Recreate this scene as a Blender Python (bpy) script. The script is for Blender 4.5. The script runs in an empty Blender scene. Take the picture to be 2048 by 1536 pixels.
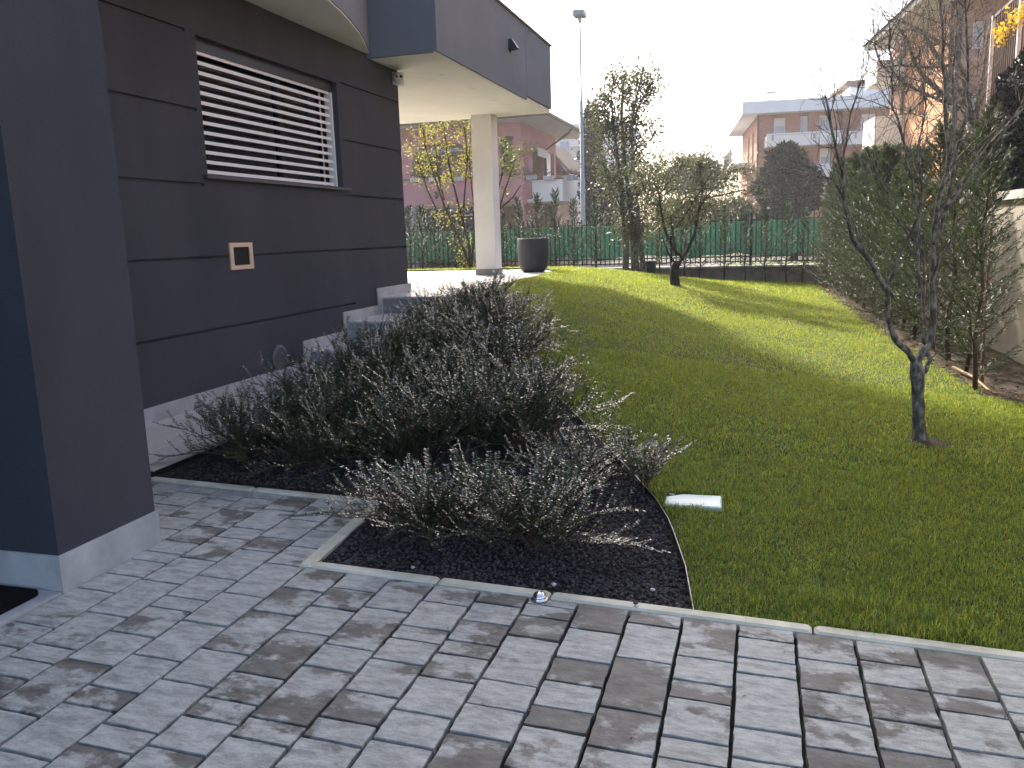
import bpy, math, random
import numpy as np
from mathutils import Vector, Matrix

R_ = math.radians
scene = bpy.context.scene
col = scene.collection

# ------------------------------------------------------------------ camera
YAW, PIT, ROL = R_(-16.80), R_(-10.19), R_(-1.79)
FPX, CAMH = 1657.0, 1.5
_f = np.array([math.sin(YAW)*math.cos(PIT), math.cos(YAW)*math.cos(PIT), math.sin(PIT)])
_r = np.cross(_f, [0, 0, 1]); _r /= np.linalg.norm(_r); _u = np.cross(_r, _f)
_c, _s = math.cos(ROL), math.sin(ROL)
CR, CU = _c*_r+_s*_u, -_s*_r+_c*_u
cam_data = bpy.data.cameras.new("camera")
cam_data.sensor_width = 36.0
cam_data.lens = 36.0*FPX/2048.0
cam_data.clip_start, cam_data.clip_end = 0.05, 3000
cam = bpy.data.objects.new("camera", cam_data); col.objects.link(cam)
cam.matrix_world = Matrix(((CR[0], CU[0], -_f[0], 0), (CR[1], CU[1], -_f[1], 0), (CR[2], CU[2], -_f[2], CAMH), (0, 0, 0, 1)))
scene.camera = cam

# ------------------------------------------------------------------ world, sun, exposure
SUN_AZ, SUN_EL = R_(33), R_(36)          # azimuth measured from +Y towards -X
world = bpy.data.worlds.new("World"); scene.world = world; world.use_nodes = True
wn = world.node_tree.nodes; wl = world.node_tree.links
bg = wn["Background"]
sky = wn.new("ShaderNodeTexSky"); sky.sky_type = 'NISHITA'; sky.sun_disc = False
sky.sun_elevation = SUN_EL; sky.sun_rotation = -SUN_AZ
sky.altitude = 50; sky.air_density = .75; sky.dust_density = 4.0; sky.ozone_density = 0.0
wl.new(sky.outputs[0], bg.inputs[0]); bg.inputs[1].default_value = 0.15
sun_d = bpy.data.lights.new("sun", 'SUN'); sun_d.energy = 3.0; sun_d.angle = R_(3.5); sun_d.color = (1.0, .92, .80)
sun = bpy.data.objects.new("sun", sun_d); col.objects.link(sun)
SUNV = Vector((-math.sin(SUN_AZ)*math.cos(SUN_EL), math.cos(SUN_AZ)*math.cos(SUN_EL), math.sin(SUN_EL)))
sun.rotation_euler = SUNV.to_track_quat('Z', 'Y').to_euler(); sun.location = (-20, 30, 30)
vs = scene.view_settings
vs.view_transform = 'Standard'; vs.look = 'None'; vs.exposure = 1.6; vs.gamma = 1.0; vs.use_curve_mapping = False

# ------------------------------------------------------------------ helpers
def ray(px, py): return ((px-1024)/FPX)*CR - ((py-768)/FPX)*CU + _f
def spot(px, py, Y):                       # a point of the place, seen in the photo at px,py, at distance Y ahead
    d = ray(px, py); t = Y/d[1]; return Vector((d[0]*t, Y, CAMH+d[2]*t))
def on_plane(px, py, o, n):
    d = ray(px, py); o = np.array(o); n = np.array(n)
    t = np.dot(o-np.array([0, 0, CAMH]), n)/np.dot(d, n); return Vector(np.array([0, 0, CAMH])+d*t)

def tag(o, label=None, cat=None, group=None, kind=None):
    if label: o["label"] = label
    if cat: o["category"] = cat
    if group: o["group"] = group
    if kind: o["kind"] = kind
    return o
def empty(name, loc=(0, 0, 0), rz=0, label=None, cat=None, group=None, kind=None):
    o = bpy.data.objects.new(name, None); col.objects.link(o); o.location = loc; o.rotation_euler = (0, 0, rz); o.empty_display_size = .1
    return tag(o, label, cat, group, kind)
def link(name, me, parent=None, loc=(0, 0, 0), rot=(0, 0, 0), scale=(1, 1, 1)):
    o = bpy.data.objects.new(name, me); col.objects.link(o); o.parent = parent
    o.location = loc; o.rotation_euler = rot; o.scale = scale
    return o
def np_mesh(name, v, f, m, smooth=False):  # v (n,3), f (m,k) fast mesh
    v = np.asarray(v, dtype=np.float32); f = np.asarray(f, dtype=np.int32); k = f.shape[1]
    me = bpy.data.meshes.new(name)
    me.vertices.add(len(v)); me.vertices.foreach_set("co", v.ravel())
    me.loops.add(f.size); me.loops.foreach_set("vertex_index", f.ravel())
    me.polygons.add(len(f)); me.polygons.foreach_set("loop_start", np.arange(0, f.size, k, dtype=np.int32))
    if smooth: me.polygons.foreach_set("use_smooth", np.ones(len(f), dtype=bool))
    me.update(calc_edges=True); me.materials.append(m); return me
class MB:
    def __init__(s): s.v = []; s.f = []
    def add(s, vs, fs):
        n = len(s.v); s.v += [tuple(p) for p in vs]; s.f += [tuple(i+n for i in q) for q in fs]; return s
    def box(s, a, b):
        (x0, y0, z0), (x1, y1, z1) = a, b
        return s.add([(x0, y0, z0), (x1, y0, z0), (x1, y1, z0), (x0, y1, z0), (x0, y0, z1), (x1, y0, z1), (x1, y1, z1), (x0, y1, z1)],
                     [(0, 3, 2, 1), (4, 5, 6, 7), (0, 1, 5, 4), (1, 2, 6, 5), (2, 3, 7, 6), (3, 0, 4, 7)])
    def cbox(s, a, b, c=.006):              # box with chamfered edges on top and on the uprights
        (x0, y0, z0), (x1, y1, z1) = a, b
        def ring(z, i, c2):
            return [(x0+i+c2, y0+i, z), (x1-i-c2, y0+i, z), (x1-i, y0+i+c2, z), (x1-i, y1-i-c2, z), (x1-i-c2, y1-i, z), (x0+i+c2, y1-i, z), (x0+i, y1-i-c2, z), (x0+i, y0+i+c2, z)]
        vs = ring(z0, 0, c)+ring(z1-c, 0, c)+ring(z1, c, c)
        fs = [tuple(range(7, -1, -1)), tuple(range(16, 24))]
        for k in (0, 8):
            for i in range(8): j = (i+1) % 8; fs.append((k+i, k+j, k+8+j, k+8+i))
        return s.add(vs, fs)
    def tube(s, pts, rad, n=6, cap=True):
        pts = [Vector(p) for p in pts]
        if not hasattr(rad, '__len__'): rad = [rad]*len(pts)
        ref = None; rings = []
        for i, p in enumerate(pts):
            t = (pts[min(i+1, len(pts)-1)]-pts[max(i-1, 0)])
            if t.length < 1e-9: t = Vector((0, 0, 1))
            t.normalize()
            if ref is None: ref = t.orthogonal().normalized()
            a = (ref-t*ref.dot(t))
            a = a.normalized() if a.length > 1e-6 else t.orthogonal().normalized()
            ref = a; b = t.cross(a)
            rings.append([p+(a*math.cos(2*math.pi*k/n)+b*math.sin(2*math.pi*k/n))*rad[i] for k in range(n)])
        vs = [q for r in rings for q in r]; fs = []
        for i in range(len(pts)-1):
            for k in range(n): fs.append((i*n+k, i*n+(k+1) % n, (i+1)*n+(k+1) % n, (i+1)*n+k))
        if cap: fs.append(tuple(range(n-1, -1, -1))); fs.append(tuple((len(pts)-1)*n+k for k in range(n)))
        return s.add(vs, fs)
    def lathe(s, prof, n=24, c=(0, 0, 0)):
        vs = []; fs = []
        for r, z in prof: vs += [(c[0]+r*math.cos(2*math.pi*k/n), c[1]+r*math.sin(2*math.pi*k/n), c[2]+z) for k in range(n)]
        for i in range(len(prof)-1):
            for k in range(n): fs.append((i*n+k, i*n+(k+1) % n, (i+1)*n+(k+1) % n, (i+1)*n+k))
        if prof[0][0] > 1e-4: fs.append(tuple(range(n-1, -1, -1)))
        if prof[-1][0] > 1e-4: fs.append(tuple((len(prof)-1)*n+k for k in range(n)))
        return s.add(vs, fs)
    def prism(s, poly, z0, z1):             # counter-clockwise polygon in XY
        n = len(poly)
        return s.add([(x, y, z0) for x, y in poly]+[(x, y, z1) for x, y in poly],
                     [tuple(range(n-1, -1, -1)), tuple(range(n, 2*n))]+[(i, (i+1) % n, n+(i+1) % n, n+i) for i in range(n)])
    def wall(s, o, u, n, u0, u1, z0, z1, holes, th, back=True):
        """wall panel: origin o, unit axis u along it, outward normal n; openings are (ua,ub,za,zb)"""
        o, u, n = Vector(o), Vector(u), Vector(n); up = Vector((0, 0, 1))
        us = sorted({u0, u1, *[min(max(h[i], u0), u1) for h in holes for i in (0, 1)]}); zs = sorted({z0, z1, *[min(max(h[i], z0), z1) for h in holes for i in (2, 3)]})
        def solid(i, j):
            if i < 0 or j < 0 or i >= len(us)-1 or j >= len(zs)-1: return False
            uc, zc = (us[i]+us[i+1])/2, (zs[j]+zs[j+1])/2
            return not any(h[0] < uc < h[1] and h[2] < zc < h[3] for h in holes)
        P = lambda a, z, d: o+u*a+up*z-n*d
        for i in range(len(us)-1):
            for j in range(len(zs)-1):
                if not solid(i, j): continue
                a, b, c, d = us[i], us[i+1], zs[j], zs[j+1]
                s.add([P(a, c, 0), P(b, c, 0), P(b, d, 0), P(a, d, 0)], [(0, 1, 2, 3)])
                if back: s.add([P(a, c, th), P(b, c, th), P(b, d, th), P(a, d, th)], [(3, 2, 1, 0)])
                if not solid(i-1, j): s.add([P(a, c, 0), P(a, d, 0), P(a, d, th), P(a, c, th)], [(0, 1, 2, 3)])
                if not solid(i+1, j): s.add([P(b, c, 0), P(b, c, th), P(b, d, th), P(b, d, 0)], [(0, 1, 2, 3)])
                if not solid(i, j-1): s.add([P(a, c, 0), P(a, c, th), P(b, c, th), P(b, c, 0)], [(0, 1, 2, 3)])
                if not solid(i, j+1): s.add([P(a, d, 0), P(b, d, 0), P(b, d, th), P(a, d, th)], [(0, 1, 2, 3)])
        return s
    def mesh(s, name, m, smooth=False):
        me = bpy.data.meshes.new(name); me.from_pydata(s.v, [], s.f); me.update()
        if smooth: me.polygons.foreach_set("use_smooth", [True]*len(me.polygons))
        me.materials.append(m); return me
    def build(s, name, m, parent=None, loc=(0, 0, 0), smooth=False, rot=(0, 0, 0)): return link(name, s.mesh(name, m, smooth), parent, loc, rot)
def interp(x, pts): return float(np.interp(x, [p[0] for p in pts], [p[1] for p in pts]))

# ------------------------------------------------------------------ materials
def pmat(name, c1, c2=None, scale=6.0, rough=.7, bump=0.0, bscale=80.0, spec=.35, metal=0.0, trans=None, tf=.35, island=0.0, stretch=(1, 1, 1), space='Object', lo=.35, hi=.65, coat=0):
    m = bpy.data.materials.new(name); m.use_nodes = True; nt = m.node_tree; N = nt.nodes; L = nt.links
    b = N["Principled BSDF"]; out = N["Material Output"]
    b.inputs["Roughness"].default_value = rough; b.inputs["Metallic"].default_value = metal; b.inputs["Specular IOR Level"].default_value = spec
    if coat: b.inputs["Coat Weight"].default_value = coat
    tc = N.new("ShaderNodeTexCoord"); mp = N.new("ShaderNodeMapping"); mp.inputs["Scale"].default_value = stretch
    if space == 'World':
        g = N.new("ShaderNodeNewGeometry"); L.new(g.outputs["Position"], mp.inputs[0])
    else: L.new(tc.outputs[space], mp.inputs[0])
    csock = None
    if c2 is not None:
        no = N.new("ShaderNodeTexNoise"); no.inputs["Scale"].default_value = scale; no.inputs["Detail"].default_value = 7; no.inputs["Roughness"].default_value = .6
        L.new(mp.outputs[0], no.inputs[0])
        cr = N.new("ShaderNodeValToRGB"); cr.color_ramp.elements[0].position = lo; cr.color_ramp.elements[1].position = hi
        cr.color_ramp.elements[0].color = (*c1, 1); cr.color_ramp.elements[1].color = (*c2, 1)
        L.new(no.outputs[0], cr.inputs[0]); csock = cr.outputs[0]
    else:
        b.inputs["Base Color"].default_value = (*c1, 1)
    if island:
        g2 = N.new("ShaderNodeNewGeometry"); hsv = N.new("ShaderNodeHueSaturation")
        mr = N.new("ShaderNodeMapRange"); mr.inputs[3].default_value = 1-island; mr.inputs[4].default_value = 1+island
        L.new(g2.outputs["Random Per Island"], mr.inputs[0]); L.new(mr.outputs[0], hsv.inputs["Value"])
        mr2 = N.new("ShaderNodeMapRange"); mr2.inputs[3].default_value = .5-.035*island/.3; mr2.inputs[4].default_value = .5+.02*island/.3
        ml = N.new("ShaderNodeMath"); ml.operation = 'FRACT'; mu = N.new("ShaderNodeMath"); mu.operation = 'MULTIPLY'; mu.inputs[1].default_value = 7.31
        L.new(g2.outputs["Random Per Island"], mu.inputs[0]); L.new(mu.outputs[0], ml.inputs[0]); L.new(ml.outputs[0], mr2.inputs[0]); L.new(mr2.outputs[0], hsv.inputs["Hue"])
        if csock: L.new(csock, hsv.inputs["Color"])
        else: hsv.inputs["Color"].default_value = (*c1, 1)
        csock = hsv.outputs[0]
    if csock: L.new(csock, b.inputs["Base Color"])
    if bump:
        n2 = N.new("ShaderNodeTexNoise"); n2.inputs["Scale"].default_value = bscale; n2.inputs["Detail"].default_value = 5
        L.new(mp.outputs[0], n2.inputs[0])
        bp = N.new("ShaderNodeBump"); bp.inputs["Strength"].default_value = bump; bp.inputs["Distance"].default_value = .01
        L.new(n2.outputs[0], bp.inputs["Height"]); L.new(bp.outputs[0], b.inputs["Normal"])
    if trans:
        t = N.new("ShaderNodeBsdfTranslucent"); t.inputs[0].default_value = (*trans, 1)
        if island:
            h3 = N.new("ShaderNodeHueSaturation"); h3.inputs["Color"].default_value = (*trans, 1); L.new(mr.outputs[0], h3.inputs["Value"]); L.new(mr2.outputs[0], h3.inputs["Hue"]); L.new(h3.outputs[0], t.inputs[0])
        mx = N.new("ShaderNodeMixShader"); mx.inputs[0].default_value = tf
        L.new(b.outputs[0], mx.inputs[1]); L.new(t.outputs[0], mx.inputs[2]); L.new(mx.outputs[0], out.inputs[0])
    return m
def paver_mat():
    m = bpy.data.materials.new("paver_concrete"); m.use_nodes = True; N = m.node_tree.nodes; L = m.node_tree.links; b = N["Principled BSDF"]
    g = N.new("ShaderNodeNewGeometry"); oi = N.new("ShaderNodeObjectInfo")
    ofs = N.new("ShaderNodeVectorMath"); ofs.operation = 'MULTIPLY_ADD'; ofs.inputs[1].default_value = (9, 5, 7)
    L.new(oi.outputs["Random"], ofs.inputs[0]); L.new(g.outputs["Position"], ofs.inputs[2])
    def noise(scale, detail, rough, st=(1, 1, 1)):
        mp = N.new("ShaderNodeMapping"); mp.inputs["Scale"].default_value = st; L.new(ofs.outputs[0], mp.inputs[0])
        n = N.new("ShaderNodeTexNoise"); n.inputs["Scale"].default_value = scale; n.inputs["Detail"].default_value = detail; n.inputs["Roughness"].default_value = rough
        L.new(mp.outputs[0], n.inputs[0]); return n.outputs[0]
    def ramp(s, a, c, b_, d):
        r = N.new("ShaderNodeValToRGB"); e = r.color_ramp.elements; e[0].position = a; e[1].position = b_; e[0].color = (*c, 1); e[1].color = (*d, 1); L.new(s, r.inputs[0]); return r.outputs[0]
    def mix(f, a, c, mode='MIX'):
        x = N.new("ShaderNodeMix"); x.data_type = 'RGBA'; x.blend_type = mode
        if hasattr(f, 'links'): L.new(f, x.inputs[0])
        else: x.inputs[0].default_value = f
        for s, k in ((a, 6), (c, 7)):
            if hasattr(s, 'links'): L.new(s, x.inputs[k])
            else: x.inputs[k].default_value = (*s, 1)
        return x.outputs[2]
    base = ramp(noise(11, 10, .78, (1, 2.6, 1)), .36, (.21, .222, .212), .62, (.48, .50, .475))
    stain_n = noise(5.2, 7, .62, (1, 1.4, 1))
    # how stained one paver is: its own random number moves the threshold
    thr = N.new("ShaderNodeMapRange"); thr.inputs[1].default_value = 0; thr.inputs[2].default_value = 1; thr.inputs[3].default_value = -.17; thr.inputs[4].default_value = .15
    L.new(oi.outputs["Random"], thr.inputs[0])
    ad = N.new("ShaderNodeMath"); L.new(stain_n, ad.inputs[0]); L.new(thr.outputs[0], ad.inputs[1])
    sep = N.new("ShaderNodeSeparateXYZ"); L.new(g.outputs["Position"], sep.inputs[0])
    side = N.new("ShaderNodeMapRange"); side.inputs[1].default_value = -2.3; side.inputs[2].default_value = -.7; side.inputs[3].default_value = -.07; side.inputs[4].default_value = .03
    L.new(sep.outputs[0], side.inputs[0]); ad2 = N.new("ShaderNodeMath"); L.new(ad.outputs[0], ad2.inputs[0]); L.new(side.outputs[0], ad2.inputs[1])
    sf = N.new("ShaderNodeMapRange"); sf.inputs[1].default_value = .535; sf.inputs[2].default_value = .605; L.new(ad2.outputs[0], sf.inputs[0])
    stain = ramp(noise(11, 6, .7, (1, 2.5, 1)), .35, (.085, .083, .074), .7, (.205, .20, .182))
    c = mix(sf.outputs[0], base, stain)
    green = N.new("ShaderNodeMapRange"); green.inputs[1].default_value = .6; green.inputs[2].default_value = .72; green.inputs[4].default_value = .28; L.new(noise(2.1, 3, .5), green.inputs[0])
    c = mix(green.outputs[0], c, (.15, .17, .11))
    grain = ramp(noise(260, 3, .7), .3, (.78, .78, .78), .7, (1.12, 1.12, 1.12))
    c = mix(1.0, c, grain, 'MULTIPLY')
    L.new(c, b.inputs["Base Color"]); b.inputs["Roughness"].default_value = .62; b.inputs["Specular IOR Level"].default_value = .4
    bp = N.new("ShaderNodeBump"); bp.inputs["Strength"].default_value = .35; bp.inputs["Distance"].default_value = .004
    L.new(noise(150, 5, .7), bp.inputs["Height"]); L.new(bp.outputs[0], b.inputs["Normal"])
    return m
M = {}
M['paver'] = paver_mat()
M['joint'] = pmat("joint_sand", (.005, .005, .004), (.020, .026, .010), 14, .95, .5, 90, space='World')
M['kerb'] = pmat("kerb_concrete", (.50, .485, .37), (.74, .715, .59), 5, .75, .25, 160, space='World')
M['render_dark'] = pmat("dark_render", (.052, .056, .068), (.068, .072, .085), 2.2, .85, .6, 240, spec=.3, space='World', stretch=(1, 1, .4))
M['render_glare'] = pmat("dark_render_glare", (.175, .190, .212), (.198, .214, .236), 1.3, .85, .4, 260, spec=.3, space='World')  # render a bit lighter than the wall, plus sky glare put into the colour
M['soffit'] = pmat("soffit_paint", (.80, .76, .66), (.86, .82, .72), 2, .8, .1, 200, space='World')
M['white_render'] = pmat("white_render", (.78, .76, .73), (.85, .83, .80), 2, .8, .2, 200, space='World')
M['plinth'] = pmat("plinth_stone", (.36, .37, .37), (.54, .55, .55), 4, .55, .08, 120, space='World')
M['plinth_grey'] = pmat("column_plinth", (.22, .215, .22), (.28, .275, .28), 5, .6, .08, 120, space='World')
M['step'] = pmat("step_porcelain", (.27, .29, .32), (.36, .38, .41), 7, .45, .06, 140, space='World')
M['tile'] = pmat("terrace_porcelain", (.56, .54, .52), (.68, .66, .63), 5, .42, .05, 140, space='World')
M['walk'] = pmat("walk_porcelain", (.50, .47, .43), (.60, .57, .52), 5, .45, .05, 140, space='World')
M['alu'] = pmat("white_aluminium", (.88, .89, .90), rough=.3, spec=.5)
M['frame_dark'] = pmat("dark_frame", (.02, .02, .022), rough=.4, spec=.5)
M['sill'] = pmat("sill_stone", (.075, .075, .085), (.10, .10, .11), 8, .55)
M['brass'] = pmat("satin_brass", (.84, .64, .46), (.90, .72, .54), 3, .45, metal=.45, stretch=(1, 1, 30))
M['black'] = pmat("black_void", (.008, .008, .009), rough=.6)
M['mat'] = pmat("rubber_mat", (.006, .006, .007), (.012, .012, .013), 60, .95, .8, 300, spec=.1)
M['vent'] = pmat("vent_plastic", (.15, .15, .17), rough=.5)
M['chrome'] = pmat("chrome", (.85, .85, .86), rough=.08, metal=1.0)
M['steel_edge'] = pmat("edge_steel", (.10, .10, .105), (.2, .2, .2), 12, .4, metal=.9)
M['lid'] = pmat("cover_plastic", (.58, .76, .72), (.78, .84, .78), 3, .4, stretch=(1, 6, 1))
M['soil'] = pmat("soil", (.030, .022, .015), (.085, .062, .040), 9, .95, .8, 60, space='World')
M['bed'] = pmat("lava_bed", (.010, .009, .009), (.030, .026, .026), 60, .95, 1.0, 120, space='World')
M['lava'] = pmat("lava_stone", (.048, .040, .039), (.095, .082, .080), 30, .95, .4, 300, spec=.2, island=.45)
M['pebble'] = pmat("white_pebble", (.62, .60, .56), (.75, .73, .70), 30, .6)
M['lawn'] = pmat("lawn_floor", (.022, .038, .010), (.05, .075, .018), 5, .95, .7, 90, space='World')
M['grass'] = pmat("grass_blade", (.038, .112, .018), (.082, .172, .030), 2.2, .5, spec=.38, trans=(.44, .56, .06), tf=.44, island=.55, space='World', lo=.38, hi=.66)
M['leaf_shrub'] = pmat("lonicera_leaf", (.017, .044, .015), rough=.28, spec=.8, trans=(.06, .10, .025), tf=.10, island=.45, coat=.5)
M['leaf_tip'] = pmat("lonicera_young_leaf", (.085, .085, .022), rough=.3, spec=.5, trans=(.16, .15, .03), tf=.25, island=.3)
M['stem'] = pmat("shrub_stem", (.075, .05, .035), (.12, .085, .06), 30, .8)
M['leaf_con'] = pmat("conifer_scale", (.028, .052, .026), rough=.45, spec=.45, trans=(.09, .13, .045), tf=.24, island=.42)
M['leaf_con_far'] = pmat("conifer_scale_far", (.020, .046, .030), rough=.5, spec=.3, trans=(.06, .11, .05), tf=.22, island=.38)
M['bark'] = pmat("grey_bark", (.085, .073, .060), (.30, .27, .225), 30, .85, 1.0, 70, stretch=(1, 1, .5), lo=.44, hi=.6)
M['bark_dark'] = pmat("dark_bark", (.030, .024, .020), (.085, .070, .058), 18, .9, .9, 50, stretch=(1, 1, .35))
M['bark_red'] = pmat("brown_bark", (.060, .040, .028), (.12, .082, .055), 20, .9, .6, 60, stretch=(1, 1, .35))
M['leaf_olive'] = pmat("olive_leaf", (.125, .145, .10), rough=.42, spec=.5, trans=(.20, .22, .09), tf=.28, island=.4)
M['leaf_oak'] = pmat("evergreen_leaf", (.088, .108, .062), rough=.42, spec=.5, trans=(.16, .18, .06), tf=.26, island=.42)
M['leaf_yellow'] = pmat("spring_leaf", (.12, .135, .03), rough=.42, spec=.45, trans=(.44, .44, .07), tf=.5, island=.35)
M['leaf_green'] = pmat("laurel_leaf", (.055, .082, .025), rough=.4, spec=.5, trans=(.2, .26, .06), tf=.35, island=.35)
M['leaf_dark'] = pmat("dark_needles", (.008, .020, .016), rough=.9, spec=.05, trans=(.012, .028, .016), tf=.1, island=.4)
M['leaf_ivy'] = pmat("ivy_leaf", (.014, .024, .014), rough=.3, spec=.55, island=.45)
M['leaf_dead'] = pmat("dead_leaf", (.16, .095, .045), rough=.8, island=.5)
M['flower'] = pmat("yellow_flower", (.75, .52, .03), rough=.6, trans=(.8, .6, .05), tf=.4, island=.2)
M['flower_red'] = pmat("geranium", (.22, .045, .04), rough=.7, island=.4)
M['fence'] = pmat("fence_paint", (.010, .016, .017), rough=.45, spec=.5)
M['screen'] = pmat("screen_cloth", (.032, .088, .064), (.042, .112, .084), 3, .8, .3, 200, trans=(.04, .12, .085), tf=.3, stretch=(6, 6, 1))
M['wall_conc'] = pmat("garden_wall", (.13, .115, .095), (.30, .27, .23), 3, .9, .5, 40, space='World', stretch=(1, 1, .5))
M['wall_beige'] = pmat("boundary_wall", (.40, .35, .29), (.55, .50, .43), 2.2, .9, .4, 60, space='World', stretch=(1, 1, .35))
M['coping'] = pmat("coping_stone", (.55, .54, .50), (.70, .69, .65), 6, .8, .3, 80, space='World')
M['pot'] = pmat("pot_anthracite", (.034, .034, .042), (.042, .042, .05), 5, .55, .15, 220)
M['road'] = pmat("asphalt_pale", (.17, .155, .15), (.24, .215, .205), 4, .95, .3, 60, space='World')
M['ground'] = pmat("far_ground", (.10, .105, .075), (.17, .165, .125), .4, .95, space='World')
M['verge'] = pmat("verge_grass", (.07, .12, .03), (.14, .19, .05), 3, .95, .8, 60, space='World')
M['pink'] = pmat("pink_render", (.40, .185, .195), (.47, .225, .235), 1.2, .9, .2, 60, space='World')
M['cream'] = pmat("cream_paint", (.62, .58, .50), rough=.85)
M['eave'] = pmat("eave_boards", (.42, .40, .38), (.50, .48, .45), 4, .85, space='World')
M['roof'] = pmat("roof_tile", (.10, .072, .058), (.18, .13, .10), 10, .9, .6, 30, space='World')
M['shutter'] = pmat("dark_shutter", (.030, .022, .020), rough=.6)
M['glass_dark'] = pmat("far_glass", (.03, .036, .042), rough=.08, spec=.6)
M['glass_pale'] = pmat("pale_blind", (.48, .52, .54), rough=.5)
M['shop'] = pmat("shop_front", (.010, .011, .014), rough=.6, spec=.12)
M['gutter'] = pmat("brown_gutter", (.075, .055, .045), rough=.5)
M['white_wall'] = pmat("white_building", (.70, .73, .76), (.76, .79, .82), 1, .85, space='World')
M['blue_grey'] = pmat("blue_grey_render", (.38, .45, .56), rough=.85)
M['balc_glass'] = pmat("balcony_glass", (.30, .42, .42), rough=.2)
M['brick'] = pmat("far_brick", (.34, .165, .115), (.44, .225, .165), 3, .9, .2, 30, space='World', stretch=(1, 1, 4))
M['orange'] = pmat("orange_render", (.58, .30, .16), (.68, .37, .21), 1.3, .9, .2, 50, space='World')
M['brown_render'] = pmat("brown_render", (.36, .21, .155), (.43, .255, .19), 1.3, .9, .2, 50, space='World')
M['white_paint'] = pmat("white_paint", (.74, .73, .70), rough=.7)
M['metal_grey'] = pmat("galvanised", (.26, .28, .31), (.33, .35, .38), 6, .5, metal=.3)
M['metal_dark'] = pmat("dark_metal", (.03, .03, .032), rough=.5)
M['plastic_blue'] = pmat("blue_cover", (.010, .016, .036), rough=.5)
M['wood_stick'] = pmat("stripped_wood", (.32, .22, .13), (.45, .33, .21), 20, .8)
M['stake'] = pmat("stake_wood", (.16, .085, .055), (.23, .13, .085), 20, .85)
M['awning'] = pmat("awning_cloth", (.55, .50, .42), (.68, .62, .53), 12, .8, stretch=(8, 8, .2))
M['letter'] = pmat("sign_letters", (.42, .40, .37), rough=.4)
def glass():
    m = bpy.data.materials.new("window_glass"); m.use_nodes = True; N = m.node_tree.nodes; L = m.node_tree.links
    for n in list(N): N.remove(n)
    o = N.new("ShaderNodeOutputMaterial"); gl = N.new("ShaderNodeBsdfGlossy"); gl.inputs["Roughness"].default_value = .015
    tr = N.new("ShaderNodeBsdfTransparent"); tr.inputs[0].default_value = (.75, .8, .8, 1); fr = N.new("ShaderNodeFresnel"); fr.inputs[0].default_value = 1.9
    mx = N.new("ShaderNodeMixShader"); L.new(fr.outputs[0], mx.inputs[0]); L.new(tr.outputs[0], mx.inputs[1]); L.new(gl.outputs[0], mx.inputs[2]); L.new(mx.outputs[0], o.inputs[0])
    return m
M['glass'] = glass()

# ------------------------------------------------------------------ terrain
TX, TY = -.0346, .0081
def pave(x, y): return TX*x+TY*y
XLP = [(3.05, -.214), (3.48, -.288), (3.9, -.396), (4.18, -.503), (4.46, -.647), (5.2, -1.05), (6.2, -1.62), (7.2, -2.18), (8.2, -2.72), (9.2, -3.25), (9.7, -3.38), (12.5, -3.42), (14.2, -3.5), (15.2, -3.75), (16.1, -4.3), (16.2, -12)]
XRP = [(2.9, 2.75), (6.2, 2.5), (7.0, 2.05), (7.4, 1.82), (8.3, 1.75), (9, 1.67), (10.2, 1.56), (12, 1.46), (16, 1.3), (20.9, 1.12)]
ZLP = [(3.0, .012), (3.6, .06), (5, .20), (7, .45), (9, .745), (9.7, .83), (12, .845), (15, .845), (16.2, .84), (17.5, .76), (19, .58), (20.9, .36)]
ZRP = [(3.0, -.082), (6, .045), (10, .13), (15, .2), (20.9, .2)]
def XL(y): return interp(y, XLP)
def XR(y): return interp(y, XRP)
def lawn_z(x, y):
    xl, xr = max(XL(y), -3.8), XR(y); t = min(max((x-xl)/(xr-xl), 0), 1); w = 1-t*t*(3-2*t)
    k = .55 if y > 9 else .25+.3*max(0, (y-3)/6)
    w = k*w+(1-k)*(1-t)
    return interp(y, ZRP)+(interp(y, ZLP)-interp(y, ZRP))*w + .008*math.sin(x*2.3+y*1.1)*math.sin(y*1.7-x)
def bed_z(x, y):
    xl = XL(y); rise = interp(y, ZLP)-pave(xl, y)
    t = min(max((x+3.38)/max(xl+3.38, .05), 0), 1)
    return pave(x, y)-.012+max(rise, 0)*(.35+.65*t)+.01*math.sin(5*x)*math.sin(4*y)

gnd = MB().add([(-140, -40, -.25), (140, -40, -.25), (140, 190, -.25), (-140, 190, -.25)], [(0, 1, 2, 3)]).build('ground', M['ground']); tag(gnd, kind='structure')
st = MB().add([(-60, 21.6, .02), (60, 21.6, .02), (60, 39, .02), (-60, 39, .02)], [(0, 1, 2, 3)]).build('street', M['road']); tag(st, kind='structure')
vg = MB().add([(-1.5, 24, .03), (60, 24, .03), (60, 37, .03), (-1.5, 37, .03)], [(0, 1, 2, 3)]).build('verge', M['verge']); tag(vg, kind='structure')

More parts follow.
